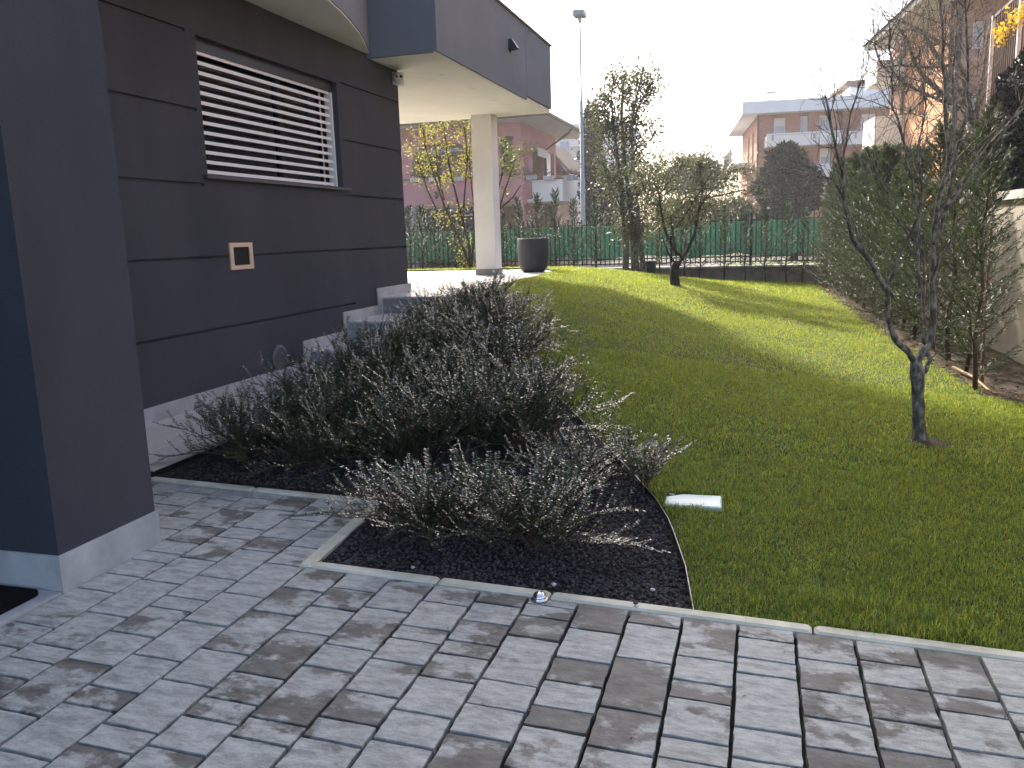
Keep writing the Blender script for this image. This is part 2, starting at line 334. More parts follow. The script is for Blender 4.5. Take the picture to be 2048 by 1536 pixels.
def strip_grid(name, m, ys, xa, xb, nx, zf, kind='structure'):
    v = []; f = []
    for y in ys:
        a, b = xa(y), xb(y)
        for i in range(nx+1): x = a+(b-a)*i/nx; v.append((x, y, zf(x, y)))
    for j in range(len(ys)-1):
        for i in range(nx): k = j*(nx+1)+i; f.append((k, k+1, k+nx+2, k+nx+1))
    o = link(name, np_mesh(name, v, f, m, True)); tag(o, kind=kind); return o
ys1 = [3.088]+list(np.arange(3.2, 16.15, .15))
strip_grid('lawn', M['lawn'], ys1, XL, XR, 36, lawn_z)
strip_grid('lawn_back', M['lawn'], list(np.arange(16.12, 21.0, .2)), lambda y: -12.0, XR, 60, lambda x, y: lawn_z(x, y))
def wall_x(y): return 2.78-.0585*(y-4)
strip_grid('hedge_soil', M['soil'], list(np.arange(6.0, 21.0, .3)), lambda y: XR(y)-.12, lambda y: wall_x(y)+.1, 8, lambda x, y: lawn_z(min(x, XR(y)), y)-.012+.02*math.sin(7*x+3*y)*math.sin(4*y))
strip_grid('planting_bed', M['bed'], list(np.arange(3.085, 3.99, .1)), lambda y: -1.862-.072*(y-3.03), XL, 16, bed_z)
strip_grid('planting_bed_back', M['bed'], list(np.arange(3.928, 9.71, .12)), lambda y: -3.42, XL, 22, bed_z)

# ------------------------------------------------------------------ driveway with single pavers
drive = MB().add([(-8, -4, pave(-8, -4)-.024), (4, -4, pave(4, -4)-.024), (4, 3.04, pave(4, 3.04)-.024), (-8, 3.04, pave(-8, 3.04)-.024),
                  (-1.9, 3.04, pave(-1.9, 3.04)-.024), (-1.9, 3.9, pave(-1.9, 3.9)-.024), (-8, 3.9, pave(-8, 3.9)-.024)],
                 [(0, 1, 2, 3), (3, 4, 5, 6)]).build('driveway', M['joint']); tag(drive, kind='structure')
CW = .2035
JO = {-15: [3.40, 3.54, 3.74], -14: [3.399, 3.70], -13: [2.889, 2.988, 3.121, 3.325, 3.566, 3.77], -12: [1.957, 2.06, 2.161, 2.415, 2.719, 2.969, 3.228, 3.363, 3.634, 3.78],
      -11: [1.802, 2.105, 2.315, 2.522, 2.622, 2.82, 3.126, 3.285, 3.536, 3.733], -10: [1.644, 1.89, 1.993, 2.199, 2.46, 2.712, 3.025, 3.226, 3.436, 3.64], -9: [1.729, 1.832, 2.091, 2.301, 2.609, 2.822],
      -8: [1.781, 1.937, 2.043, 2.2, 2.504, 2.709, 2.877], -7: [1.887, 1.988, 2.302, 2.452, 2.758], -6: [1.945, 2.048, 2.204, 2.41, 2.563, 2.661, 2.868], -5: [2.149, 2.353, 2.51, 2.607, 2.766, 2.923],
      -4: [2.089, 2.245, 2.395, 2.704, 2.863, 2.965], -3: [2.187, 2.297, 2.449, 2.601, 2.82], -2: [2.14, 2.347, 2.661, 2.924], -1: [2.252, 2.464, 2.573, 2.732],
      0: [2.208, 2.36, 2.675, 2.778, 2.928], 1: [2.318, 2.475, 2.633, 2.834], 2: [2.369, 2.524, 2.727, 2.88], 3: [2.43, 2.629, 2.728], 4: [2.571, 2.677, 2.779]}
rs = np.random.RandomState(5); rnd = random.Random(7)
def paver_mesh(var):                       # unit paver 1x1, outline slightly ragged, chamfered
    r = np.random.RandomState(40+var); k = 5; ring = []
    for (ax, ay), (bx, by) in (((-.5, -.5), (.5, -.5)), ((.5, -.5), (.5, .5)), ((.5, .5), (-.5, .5)), ((-.5, .5), (-.5, -.5))):
        for i in range(k): ring.append((ax+(bx-ax)*i/k, ay+(by-ay)*i/k))
    ring = [(x+r.uniform(-.011, .011), y+r.uniform(-.011, .011)) for x, y in ring]; n = len(ring); mb = MB()
    top = [(x*.988, y*.988, 0) for x, y in ring]; mid = [(x, y, -.0025) for x, y in ring]; low = [(x, y, -.05) for x, y in ring]
    mb.add(top+mid+low, [tuple(range(n))]+[(n+i, n+(i+1) % n, (i+1) % n, i) for i in range(n)]+[(2*n+i, 2*n+(i+1) % n, n+(i+1) % n, n+i) for i in range(n)])
    return mb.mesh('paver', M['paver'])
PVM = [paver_mesh(i) for i in range(8)]; npv = 0
for c in range(-16, 10):
    x0 = -.053+CW*c+(.004*c if c < -8 else 0)*.0; x1 = x0+CW
    yend = 3.85 if x0 < -2.0 else 3.026
    js = list(JO.get(c, []))
    if not js: js = [2.2+rnd.random()*.2]
    lo = js[0]
    while lo > (1.35 if c < 7 else 2.2): lo -= rnd.choice((.103, .155, .155, .206, .206, .31)); js.insert(0, lo)
    while js[-1] < yend-.33: js.append(js[-1]+rnd.choice((.103, .155, .206, .31)))
    if yend-js[-1] > .06: js.append(yend)
    else: js[-1] = yend
    for a, b in zip(js[:-1], js[1:]):
        cx, cy = (x0+x1)/2, (a+b)/2
        if b-a < .04 or (cx < -2.66 and cy < 3.05) : continue
        if c in (-9, -8) and cx < -1.9 and cy > 3.03 and cx > -2.03: continue
        g = .0118; p = link('paver', PVM[rnd.randrange(8)], drive, (cx, cy, pave(cx, cy)+.004+rnd.uniform(-.0015, .0015)),
                            (TY+rnd.uniform(-.004, .004), -TX+rnd.uniform(-.005, .005), rnd.uniform(-.004, .004)), (x1-x0-g, b-a-g, 1)); npv += 1
# kerb stones, each a piece
kerbs = empty('bed_kerb', (-1.9, 3.06, .09), label='pale concrete kerb stones edging the planting bed and the lawn', cat='kerb')
def kerb(a, b, top=.011):
    (x0, y0), (x1, y1) = a, b
    L_ = math.hypot(x1-x0, y1-y0); mb = MB(); mb.cbox((0, -.032, -.15), (L_, .032, 0), .009)
    link('kerb_stone', mb.mesh('kerb_stone', M['kerb']), kerbs, Vector((x0, y0, pave(x0, y0)+top))-kerbs.location, (0, -math.atan2(pave(x1, y1)-pave(x0, y0), L_), math.atan2(y1-y0, x1-x0)))
for a, b in ((-1.862, -1.275), (-1.27, -.79), (-.784, .213), (.220, 1.2), (1.206, 2.2), (2.206, 3.2)): kerb((a, 3.060), (b, 3.060))
kerb((-1.893, 3.03), (-1.953, 3.862))
for a, b in ((-3.42, -2.72), (-2.715, -1.925)): kerb((a, 3.895), (b, 3.895))

# ------------------------------------------------------------------ the dark house
house = empty('house', (-4.36, 6, .2), label='dark grey rendered modern house with pale soffits and a white corner column', cat='house')
HL = house.location
def hb(name, mb, m, parent=None, smooth=False):
    o = mb.build(name, m, parent or house, smooth=smooth)
    o.location = -HL if parent is None else Vector((0, 0, 0)); return o
WX = -4.36
GZ = (.800, 1.395, 1.982, 2.568, 3.160)    # groove heights
def gr(y0, y1, z): return (y0, y1, z-.013, z+.011)
win = (6.0, 8.335, 2.065, 3.150)
grooves = [gr(-3, 8.455, GZ[0]), gr(-3, 9.925, GZ[1])]
for z in GZ[2:]: grooves += [gr(-3, 5.94 if z < 3 else 5.88, z), gr(8.42, 9.925, z)]
mb = MB(); mb.wall((WX, 0, 0), (0, 1, 0), (1, 0, 0), -3, 9.94, .1, 4.4, grooves+[win], .022, back=False)
mb.wall((WX-.022, 0, 0), (0, 1, 0), (1, 0, 0), -3, 9.94, .1, 4.4, [win], .30)
mb.box((-13, 9.62, .1), (WX-.322, 9.94, 4.4))
hb('wall', mb, M['render_dark'])
mb = MB(); mb.box((-13, -3, 4.62), (-5.0, 16.5, 9.2)); up_ = hb('unseen_shadow_storey', mb, M['render_glare'])  # unseen storey with roof and windows, added and sized to shade lawn and paving
mb = MB(); mb.box((-13.6, -3.6, 9.2), (-4.6, 16.9, 9.45)); hb('roof', mb, M['soffit'])
for y0 in (1.5, 5.0, 9.0):
    w = MB().box((-5.0, y0, 5.4), (-4.985, y0+1.6, 7.6)); hb('window', w, M['glass_dark'])
# window with blind
wn_ = hb('window', MB().wall((WX-.17, 0, 0), (0, 1, 0), (1, 0, 0), 6.0, 8.335, 2.065, 3.15, [(6.07, 7.42, 2.13, 3.09), (7.49, 8.27, 2.13, 3.09)], .06), M['frame_dark'])
def wc(name, mb, m): o = mb.build(name, m, wn_); return o
wc('pane', MB().box((WX-.205, 6.06, 2.12), (WX-.200, 8.28, 3.10)), M['glass'])
wc('interior', MB().add([(WX-.33, 5.2, 1.2), (WX-.33, 9.2, 1.2), (WX-.33, 9.2, 3.5), (WX-.33, 5.2, 3.5), (-7.5, 5.2, 1.2), (-7.5, 9.2, 1.2), (-7.5, 9.2, 3.5), (-7.5, 5.2, 3.5)],
                        [(4, 5, 6, 7), (0, 4, 7, 3), (5, 1, 2, 6), (0, 1, 5, 4), (7, 6, 2, 3)]), M['frame_dark'])
wc('headbox', MB().box((WX-.165, 6.003, 3.052), (WX-.055, 8.332, 3.148)), M['frame_dark'])
for i in range(13):
    z = 2.088+i*.0787
    s = MB().add([(WX-.135, 6.03, z+.012), (WX-.07, 6.03, z-.006), (WX-.07, 8.275, z-.006), (WX-.135, 8.275, z+.012),
                  (WX-.135, 6.03, z+.028), (WX-.07, 6.03, z+.023), (WX-.07, 8.275, z+.023), (WX-.135, 8.275, z+.028)],
                 [(0, 3, 2, 1), (4, 5, 6, 7), (0, 1, 5, 4), (1, 2, 6, 5), (2, 3, 7, 6), (3, 0, 4, 7)])
    wc('slat', s, M['alu'])
for y in (6.003, 8.300): wc('guide_rail', MB().box((WX-.14, y, 2.07), (WX-.06, y+.03, 3.05)), M['alu'])
wc('guide_cord', MB().box((WX-.150, 8.20, 2.07), (WX-.142, 8.22, 3.05)), M['alu'])
hb('window_sill', MB().cbox((WX-.16, 5.93, 2.032), (WX+.045, 8.45, 2.063), .004), M['sill'])
# plinth along the wall, stepping up with the stairs
for y0, y1, z0, z1 in ((3.9, 7.262, .12, .312), (7.266, 8.13, .16, .523), (8.134, 9.0, .36, .727), (9.004, 10.0, .6, .927)):
    hb('plinth', MB().box((WX-.01, y0, z0), (WX+.014, y1, z1)), M['plinth'])
# stairs and near pillar
for y0, y1, z in ((7.392, 8.262, .412), (8.258, 9.135, .615)):
    s = hb('step', MB().box((WX+.016, y0+.012, z-.3), (-3.36, y1, z-.021)), M['step'])
    MB().cbox((WX+.016, y0, z-.02), (-3.35, y1+.004, z), .003).build('tread', M['tile'], s)
pil = hb('pillar', MB().box((-3.32, 2.522, .05), (-2.705, 3.088, 4.4)), M['render_dark'])
MB().box((-3.33, 2.512, .04), (-2.695, 3.098, .276)).build('pillar_base', M['plinth'], pil)
# curved balcony above the window
cur = [(-4.335, 9.12), (-4.17, 8.70), (-4.015, 8.26), (-3.89, 7.83), (-3.79, 7.45), (-3.70, 7.0), (-3.64, 6.4), (-3.60, 5.6), (-3.59, 4.6), (-3.59, 2.0), (-3.59, -2)]
bal = hb('balcony', MB().prism([(WX-.02, 9.12)]+[(WX-.02, -2)]+cur[::-1], 3.585, 3.66), M['soffit'])
par = [(x+.012, y) for x, y in cur]; inn = [(x-.14, y) for x, y in cur]
MB().prism(([(a, b) for a, b in inn]+[(a, b) for a, b in par[::-1]]), 3.60, 4.66).build('parapet', M['render_glare'], bal)
# canopy over the terrace
can = hb('canopy', MB().box((-13, 9.13, 3.54), (-3.53, 14.42, 3.62)), M['soffit'])
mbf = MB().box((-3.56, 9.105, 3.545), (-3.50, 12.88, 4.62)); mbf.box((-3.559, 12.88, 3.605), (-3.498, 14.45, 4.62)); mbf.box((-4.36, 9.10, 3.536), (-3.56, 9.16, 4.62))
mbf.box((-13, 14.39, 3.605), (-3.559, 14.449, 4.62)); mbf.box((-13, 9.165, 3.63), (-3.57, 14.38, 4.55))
MB.build(mbf, 'fascia', M['render_glare'], can)
cp = MB().box((-3.66, 9.08, 4.625), (-3.47, 14.48, 4.65)); cp.box((-5.0, 9.075, 4.626), (-3.66, 9.2, 4.651)); cp.box((-12, 14.30, 4.626), (-3.66, 14.479, 4.651)); cp.build('coping', M['plinth_grey'], can)
for px, py in ((882, 150), (943, 177), (989, 201)):
    p = on_plane(px, py, (0, 0, 3.54), (0, 0, 1)); MB().lathe([(.001, -.004), (.05, -.004), (.055, 0)], 16, (p.x, p.y, 3.54)).build('recessed_light', M['white_paint'], can)
colm = hb('column', MB().box((-4.815, 13.99, .80), (-4.455, 14.345, 3.545)), M['white_render'])
MB().box((-4.828, 13.977, .79), (-4.442, 14.358, .925)).build('column_base', M['plinth_grey'], colm)

# terrace and walk, tile by tile
ter = MB().box((-13, 9.14, .3), (-3.2, 16.15, .801)); tero = ter.build('terrace', M['plinth_grey']); tag(tero, kind='structure')
tm = MB().cbox((-.2985, -.2985, -.02), (.2985, .2985, 0), .0015).mesh('tile', M['tile'])
for i in range(17):
    for j in range(12):
        x = -3.36-.3-.6*i; y = 9.128+.3+.6*j
        if x < -11: continue
        link('tile', tm, tero, (x, y, .816+rnd.uniform(-.0004, .0004)))
for j in range(7): link('tile', tm, tero, (-3.06, 12.7+.6*j, .8155)) if False else None
wk = MB().box((WX+.016, 3.93, -.1), (-3.42, 7.40, .186)); wko = wk.build('walk', M['joint']); tag(wko, kind='structure')
tw = MB().cbox((-.298, -.448, -.02), (.298, .448, 0), .002).mesh('tile', M['walk'])
tw2 = MB().cbox((-.158, -.448, -.02), (.158, .448, 0), .002).mesh('tile', M['walk'])
for j in range(4):
    y = 4.16+.9*j-.0
    if j == 3: continue
    link('tile', tw, wko, (-4.04, y+.22, .2)); link('tile', tw2, wko, (-3.58, y+.22, .2))
link('tile', tw, wko, (-4.04, 4.16+.9*3+.0, .1995)); link('tile', tw2, wko, (-3.58, 4.16+.9*3, .1995))
thr = MB().box((-5, 1.2, .03), (-2.70, 2.508, .126)).build('door_threshold', M['plinth']); tag(thr, kind='structure')
def rrect(x0, y0, x1, y1, r, n=6):
    o = []
    for cx, cy, a in ((x1-r, y0+r, -90), (x1-r, y1-r, 0), (x0+r, y1-r, 90), (x0+r, y0+r, 180)):
        o += [(cx+r*math.cos(R_(a+90*i/n)), cy+r*math.sin(R_(a+90*i/n))) for i in range(n+1)]
    return o
dm = MB().prism(rrect(-3.9, 1.3, -2.765, 2.485, .05), .127, .139).build('doormat', M['mat']); tag(dm, 'black rubber doormat beside the foot of the dark pillar', 'doormat')

# ------------------------------------------------------------------ small fixtures of the house
w = empty('wall_light', (WX, 6.357, 1.392), label='square brass framed niche light on the dark wall below the window', cat='wall light')
MB().wall((.014, 0, 0), (0, 1, 0), (1, 0, 0), -.168, .168, -.115, .115, [(-.118, .118, -.078, .078)], .018).build('frame', M['brass'], w)
MB().add([(.004, -.118, -.078), (.004, .118, -.078), (.004, .118, .078), (.004, -.118, .078)], [(0, 1, 2, 3)]).build('niche', M['black'], w)
v = empty('air_vent', (WX, 6.83, .42), label='round grey ventilation grille low on the dark wall near the stairs', cat='vent')
MB().lathe([(.125, 0), (.125, .012), (.10, .018), (.10, .006), (.001, .006)], 28).build('rim', M['vent'], v, rot=(0, R_(90), 0))
for i in range(13):
    z = -.09+.015*i; h = math.sqrt(max(.1*.1-z*z, .0004)); MB().box((.007, -h, z-.0035), (.016, h, z+.0035)).build('louvre', M['vent'], v)
c = empty('security_camera', (WX+.0, 9.86, 3.43), label='small white twin-lens security camera at the house corner under the canopy', cat='camera')
MB().prism([(.0, -.07), (.10, -.05), (.10, .05), (0, .07)], -.07, .07).build('housing', M['white_paint'], c)
MB().lathe([(.062, 0), (.066, .02), (.05, .06), (.001, .07)], 18).build('dome', M['white_paint'], c, loc=(.07, -.05, 0), rot=(R_(80), 0, R_(25)), smooth=True)
for dx in (.045, .095): MB().lathe([(.016, 0), (.016, .012), (.001, .014)], 12).build('lens', M['black'], c, loc=(dx+.035, -.105, .004), rot=(R_(85), 0, R_(20)))
l = empty('facade_lamp', (-3.50, 12.0, 4.15), label='dark wedge lamp mounted on the canopy fascia', cat='lamp')
MB().add([(0, -.075, .09), (0, .075, .09), (0, .075, -.05), (0, -.075, -.05), (.13, -.06, -.035), (.13, .06, -.035), (.05, -.07, .09), (.05, .07, .09)], [(0, 1, 2, 3), (6, 7, 1, 0), (4, 5, 7, 6), (3, 2, 5, 4), (0, 3, 4, 6), (1, 7, 5, 2)]).build('shade', M['frame_dark'], l)
MB().box((0, -.03, -.075), (.03, .03, -.052)).build('bracket', M['frame_dark'], l)
d = empty('ground_light', (-.822, 3.012, pave(-.82, 3.0)+.006), label='small chrome dome light set in the paving at the kerb joint', cat='light')
MB().lathe([(.036, 0), (.036, .005), (.03, .008)], 24).build('collar', M['chrome'], d, smooth=True)
MB().lathe([(.030, .006), (.028, .016), (.020, .026), (.008, .031), (.001, .032)], 24).build('dome', M['chrome'], d, smooth=True)
cv = empty('irrigation_cover', (-.31, 4.215, lawn_z(-.31, 4.215)-.003), R_(2), label='pale green plastic valve cover sunk in the lawn beside the bed', cat='cover')
MB().cbox((-.145, -.095, -.02), (.145, .095, .012), .006).build('lid', M['lid'], cv)
MB().box((-.15, -.10, -.05), (.15, .10, -.006)).build('frame', M['lid'], cv)
MB().box((-.13, .07, .0122), (-.10, .078, .0145)).build('latch', M['lid'], cv)
# steel edging
mb = MB(); pts = [(XL(y), y) for y in np.arange(3.095, 9.6, .12)]
for (xa, ya), (xb, yb) in zip(pts[:-1], pts[1:]):
    za, zb = lawn_z(xa, ya), lawn_z(xb, yb)
    mb.add([(xa-.002, ya, za-.12), (xb-.002, yb, zb-.12), (xb-.002, yb, zb+.018), (xa-.002, ya, za+.018), (xa+.002, ya, za-.12), (xb+.002, yb, zb-.12), (xb+.002, yb, zb+.018), (xa+.002, ya, za+.018)],
           [(0, 1, 2, 3), (7, 6, 5, 4), (3, 2, 6, 7)])
tag(mb.build('edging_strip', M['steel_edge']), 'thin curved steel edging strip between the gravel bed and the lawn', 'edging')

# ------------------------------------------------------------------ foliage tools
def cards(P, D, Nn, L_, W_, fold=.25):
    """diamond leaves: base points P, directions D, normals Nn (n,3), lengths and widths"""
    P, D, Nn = np.asarray(P), np.asarray(D), np.asarray(Nn)
    D = D/np.linalg.norm(D, axis=1, keepdims=True); S = np.cross(D, Nn); S /= np.linalg.norm(S, axis=1, keepdims=True)+1e-9
    U = np.cross(S, D); n = len(P); L_ = np.broadcast_to(np.asarray(L_), (n,))[:, None]; W_ = np.broadcast_to(np.asarray(W_), (n,))[:, None]
    v = np.stack([P, P+D*L_*.45+S*W_*.5+U*W_*fold, P+D*L_, P+D*L_*.45-S*W_*.5+U*W_*fold], 1).reshape(-1, 3)
    i = np.arange(n)[:, None]*4
    return v, np.concatenate([np.concatenate([i, i+1, i+2], 1), np.concatenate([i, i+2, i+3], 1)], 0)
def rdir(r, n):
    v = r.normal(size=(n, 3)); return v/np.linalg.norm(v, axis=1, keepdims=True)
def bez(a, b, c, n): 
    t = np.linspace(0, 1, n)[:, None]; return (1-t)**2*np.array(a)+2*t*(1-t)*np.array(b)+t*t*np.array(c)
def cat_leaf(parts):
    vs, fs, k = [], [], 0
    for v, f in parts: vs.append(v); fs.append(f+k); k += len(v)
    return np.concatenate(vs), np.concatenate(fs)

# lonicera shrubs
ORD = ['first', 'second', 'third', 'fourth', 'fifth', 'sixth', 'seventh', 'eighth', 'ninth', 'tenth', 'eleventh', 'twelfth', 'thirteenth', 'fourteenth', 'fifteenth', 'sixteenth', 'seventeenth', 'eighteenth', 'nineteenth', 'twentieth', 'twenty-first', 'twenty-second', 'twenty-third', 'twenty-fourth']
def shrub_meshes(seed, nmain=17, R=.5, H=.5, upright=0.0):
    r = np.random.RandomState(seed); mb = MB(); P, D, N = [], [], []; P2, D2, N2 = [], [], []
    def leafy(path, young=False):
        seg = np.diff(path, axis=0); ln = np.linalg.norm(seg, axis=1); cum = np.concatenate([[0], np.cumsum(ln)])
        tot = cum[-1]; s = np.arange(.02, tot, .0125)
        if len(s) == 0: return
        q = np.stack([np.interp(s, cum, path[:, k]) for k in range(3)], 1)
        t = np.stack([np.interp(s, cum[:-1], seg[:, k]/np.maximum(ln, 1e-6)) for k in range(3)], 1); t /= np.linalg.norm(t, axis=1, keepdims=True)
        side = np.cross(t, [0, 0, 1.0]); side /= np.linalg.norm(side, axis=1, keepdims=True)+1e-6
        up = np.cross(side, t)
        for sg in (-1, 1):
            dd = side*sg+t*.45+up*r.uniform(-.1, .35, (len(s), 1))+r.normal(size=(len(s), 3))*.16
            nn = up*.6+np.array([0, 0, .8])+r.normal(size=(len(s), 3))*.3
            y = s > tot*(.86 if young else 1.1)
            P.append(q[~y]); D.append(dd[~y]); N.append(nn[~y]); P2.append(q[y]); D2.append(dd[y]); N2.append(nn[y])
    for k in range(nmain):
        az = 2*math.pi*(k/nmain)+r.uniform(-.3, .3); el = r.uniform(.15, 1.05) if k % 3 else r.uniform(.8, 1.4); el = min(1.5, el+upright)
        L_ = r.uniform(.75, 1.05)*(R*math.cos(el)**2+H*math.sin(el)**2)*1.15
        a = np.array([r.uniform(-.05, .05), r.uniform(-.05, .05), 0]); d = np.array([math.cos(az)*math.cos(el), math.sin(az)*math.cos(el), math.sin(el)])
        c = a+d*L_+np.array([0, 0, -.02*math.cos(el)*L_]); b = a+d*L_*.5+np.array([0, 0, .22*L_*math.cos(el)])
        path = bez(a, b, c, 9); mb.tube([tuple(p) for p in path], list(np.linspace(.005, .0015, 9)), 4, False); leafy(path[2:], r.rand() < .5)
        for s in np.arange(.18, .97, .062):
            p = np.array([np.interp(s, np.linspace(0, 1, 9), path[:, q]) for q in range(3)]); t = path[min(int(s*8)+1, 8)]-path[int(s*8)]; t /= np.linalg.norm(t)
            o = np.cross(t, r.normal(size=3)); o /= np.linalg.norm(o); o = o+np.array([0, 0, .45]); l2 = r.uniform(.10, .24)*(1.1-.4*s)
            e = t*.75+o*.62; e /= np.linalg.norm(e); sub = bez(p, p+e*l2*.5, p+e*l2+np.array([0, 0, .03]), 5)
            mb.tube([tuple(x) for x in sub], list(np.linspace(.0018, .0008, 5)), 3, False); leafy(sub, r.rand() < .3)
    P, D, N = map(np.concatenate, (P, D, N)); n = len(P)
    v, f = cards(P, D, N, r.uniform(.015, .022, n), r.uniform(.009, .012, n), .10)
    out = [mb.mesh('stem', M['stem'], True), np_mesh('foliage', v, f, M['leaf_shrub'])]
    P2, D2, N2 = map(np.concatenate, (P2, D2, N2))
    v, f = cards(P2, D2, N2, r.uniform(.013, .019, len(P2)), .010, .12); out.append(np_mesh('young_foliage', v, f, M['leaf_tip']))
    return out
SH = [shrub_meshes(100+i, 24, .56, .52) for i in range(5)]; SHS = shrub_meshes(150, 9, .34, .42, .35); SHF = shrub_meshes(160, 26, .60, .42)
def place_shrub(x, y, sc, label, ms, rz, zk=1.0, grp='glossy evergreen shrubs in the planting bed'):
    o = empty('shrub', (x, y, bed_z(x, y)-.01), rz, label, 'shrub', grp); o.scale = (sc, sc, sc*zk*rnd.uniform(.68, .84))
    for nm, me in zip(('stem', 'foliage', 'young_foliage'), ms): link(nm, me, o)
SP = [(-1.0, 3.54, .98, 'low spreading shrub at the front of the bed nearest the chrome ground light', 0),
      (-1.52, 3.60, 1.0, 'arching shrub in the front left corner of the bed reaching over the kerb', 0),
      (-.60, 4.33, .85, 'small sparse upright shrub standing alone beside the pale valve cover', 1),
      (-.98, 4.38, .8, 'shrub just left of the lone sparse shrub along the steel edging', 0),
      (-3.08, 4.38, 1.0, 'leftmost shrub spilling over the tiled walk behind the dark pillar', 0),
      (-2.55, 4.30, .9, 'second shrub from the left along the back kerb of the bed', 0),
      (-2.02, 4.42, 1.0, 'shrub behind the inner corner of the pale kerb', 0)]
for x, y, s, lb, k in SP: place_shrub(x, y, s, lb, SHS if k else (SHF if lb.startswith(('low', 'arch')) else SH[rnd.randrange(5)]), rnd.uniform(0, 6.28))
for yy, xs in ((4.85, (-3.1, -2.55, -1.98, -1.45)), (5.4, (-3.12, -2.6, -2.1, -1.6)), (5.95, (-3.1, -2.62, -2.12, -1.82)), (6.5, (-3.1, -2.7, -2.25, -2.0)), (7.05, (-3.12, -2.7, -2.28)), (7.6, (-3.12, -2.75, -2.46)), (8.15, (-3.2, -2.95, -2.68)), (8.65, (-3.3, -3.08, -2.85))):
    row = ORD[int(round((yy-4.85)/.55))]
    for i, x in enumerate(xs):
        lb = 'glossy evergreen shrub in the %s row behind the back kerb, %s from the tiled walk' % (row, ORD[i])
        place_shrub(x+rnd.uniform(-.08, .08), yy+rnd.uniform(-.1, .1), rnd.uniform(.98, 1.18), lb, SH[rnd.randrange(5)], rnd.uniform(0, 6.28), (.8 if yy > 8.5 else 1.0) if yy > 8 else 1.05)

# lava gravel (too many to count) and the few pale stones
def stones(n, xa, xb, ya, yb, zf, keep, smin, smax, m, name, seed):
    r = np.random.RandomState(seed); ph = (1+5**.5)/2
    ico = np.array([(-1, ph, 0), (1, ph, 0), (-1, -ph, 0), (1, -ph, 0), (0, -1, ph), (0, 1, ph), (0, -1, -ph), (0, 1, -ph), (ph, 0, -1), (ph, 0, 1), (-ph, 0, -1), (-ph, 0, 1)])/1.9
    fc = np.array([(0, 11, 5), (0, 5, 1), (0, 1, 7), (0, 7, 10), (0, 10, 11), (1, 5, 9), (5, 11, 4), (11, 10, 2), (10, 7, 6), (7, 1, 8), (3, 9, 4), (3, 4, 2), (3, 2, 6), (3, 6, 8), (3, 8, 9), (4, 9, 5), (2, 4, 11), (6, 2, 10), (8, 6, 7), (9, 8, 1)])
    V = []; F = []; k = 0
    while k < n:
        x, y = r.uniform(xa, xb), r.uniform(ya, yb)
        if not keep(x, y): continue
        s = r.uniform(smin, smax); q = ico*(1+r.uniform(-.28, .28, (12, 1)))*s*np.array([1, r.uniform(.7, 1.1), r.uniform(.6, .9)])
        a = r.uniform(0, 6.28); ca, sa = math.cos(a), math.sin(a); q = q@np.array([[ca, -sa, 0], [sa, ca, 0], [0, 0, 1]])
        V.append(q+np.array([x, y, zf(x, y)+s*.25+r.uniform(0, .006)])); F.append(fc+12*k); k += 1
    return link(name, np_mesh(name, np.concatenate(V), np.concatenate(F), m))
g1 = stones(9500, -1.86, -.2, 3.10, 4.6, bed_z, lambda x, y: x < XL(y)-.008 and x > -1.85-.072*(y-3.03), .005, .0112, M['lava'], 'gravel', 3); tag(g1, 'dark reddish lava gravel covering the front of the bed', 'gravel', kind='stuff')
g2 = stones(3200, -3.36, -1.98, 3.94, 4.6, bed_z, lambda x, y: True, .0055, .011, M['lava'], 'gravel', 4); tag(g2, 'dark lava gravel along the back kerb under the shrubs', 'gravel', kind='stuff')
for (x, y, s, lb) in ((-1.44, 3.17, .010, 'white pebble on the lava gravel near the left kerb corner'), (-.80, 3.17, .013, 'white pointed stone lying on the gravel behind the chrome light'), (-.40, 3.25, .012, 'pale stone on the gravel near the steel edging'), (-.65, 3.75, .008, 'tiny pale stone on the open gravel below the lone shrub')):
    o = stones(1, x-.001, x+.001, y-.001, y+.001, lambda a, b: bed_z(a, b)+.008, lambda a, b: True, s, s*1.01, M['pebble'], 'pebble', int(1000*s)+3); tag(o, lb, 'pebble')
o = stones(1, -.441, -.44, 3.055, 3.056, lambda a, b: pave(a, b)+.016, lambda a, b: True, .012, .0121, M['lava'], 'pebble', 91); tag(o, 'dark lava stone lying on top of the pale kerb', 'pebble')

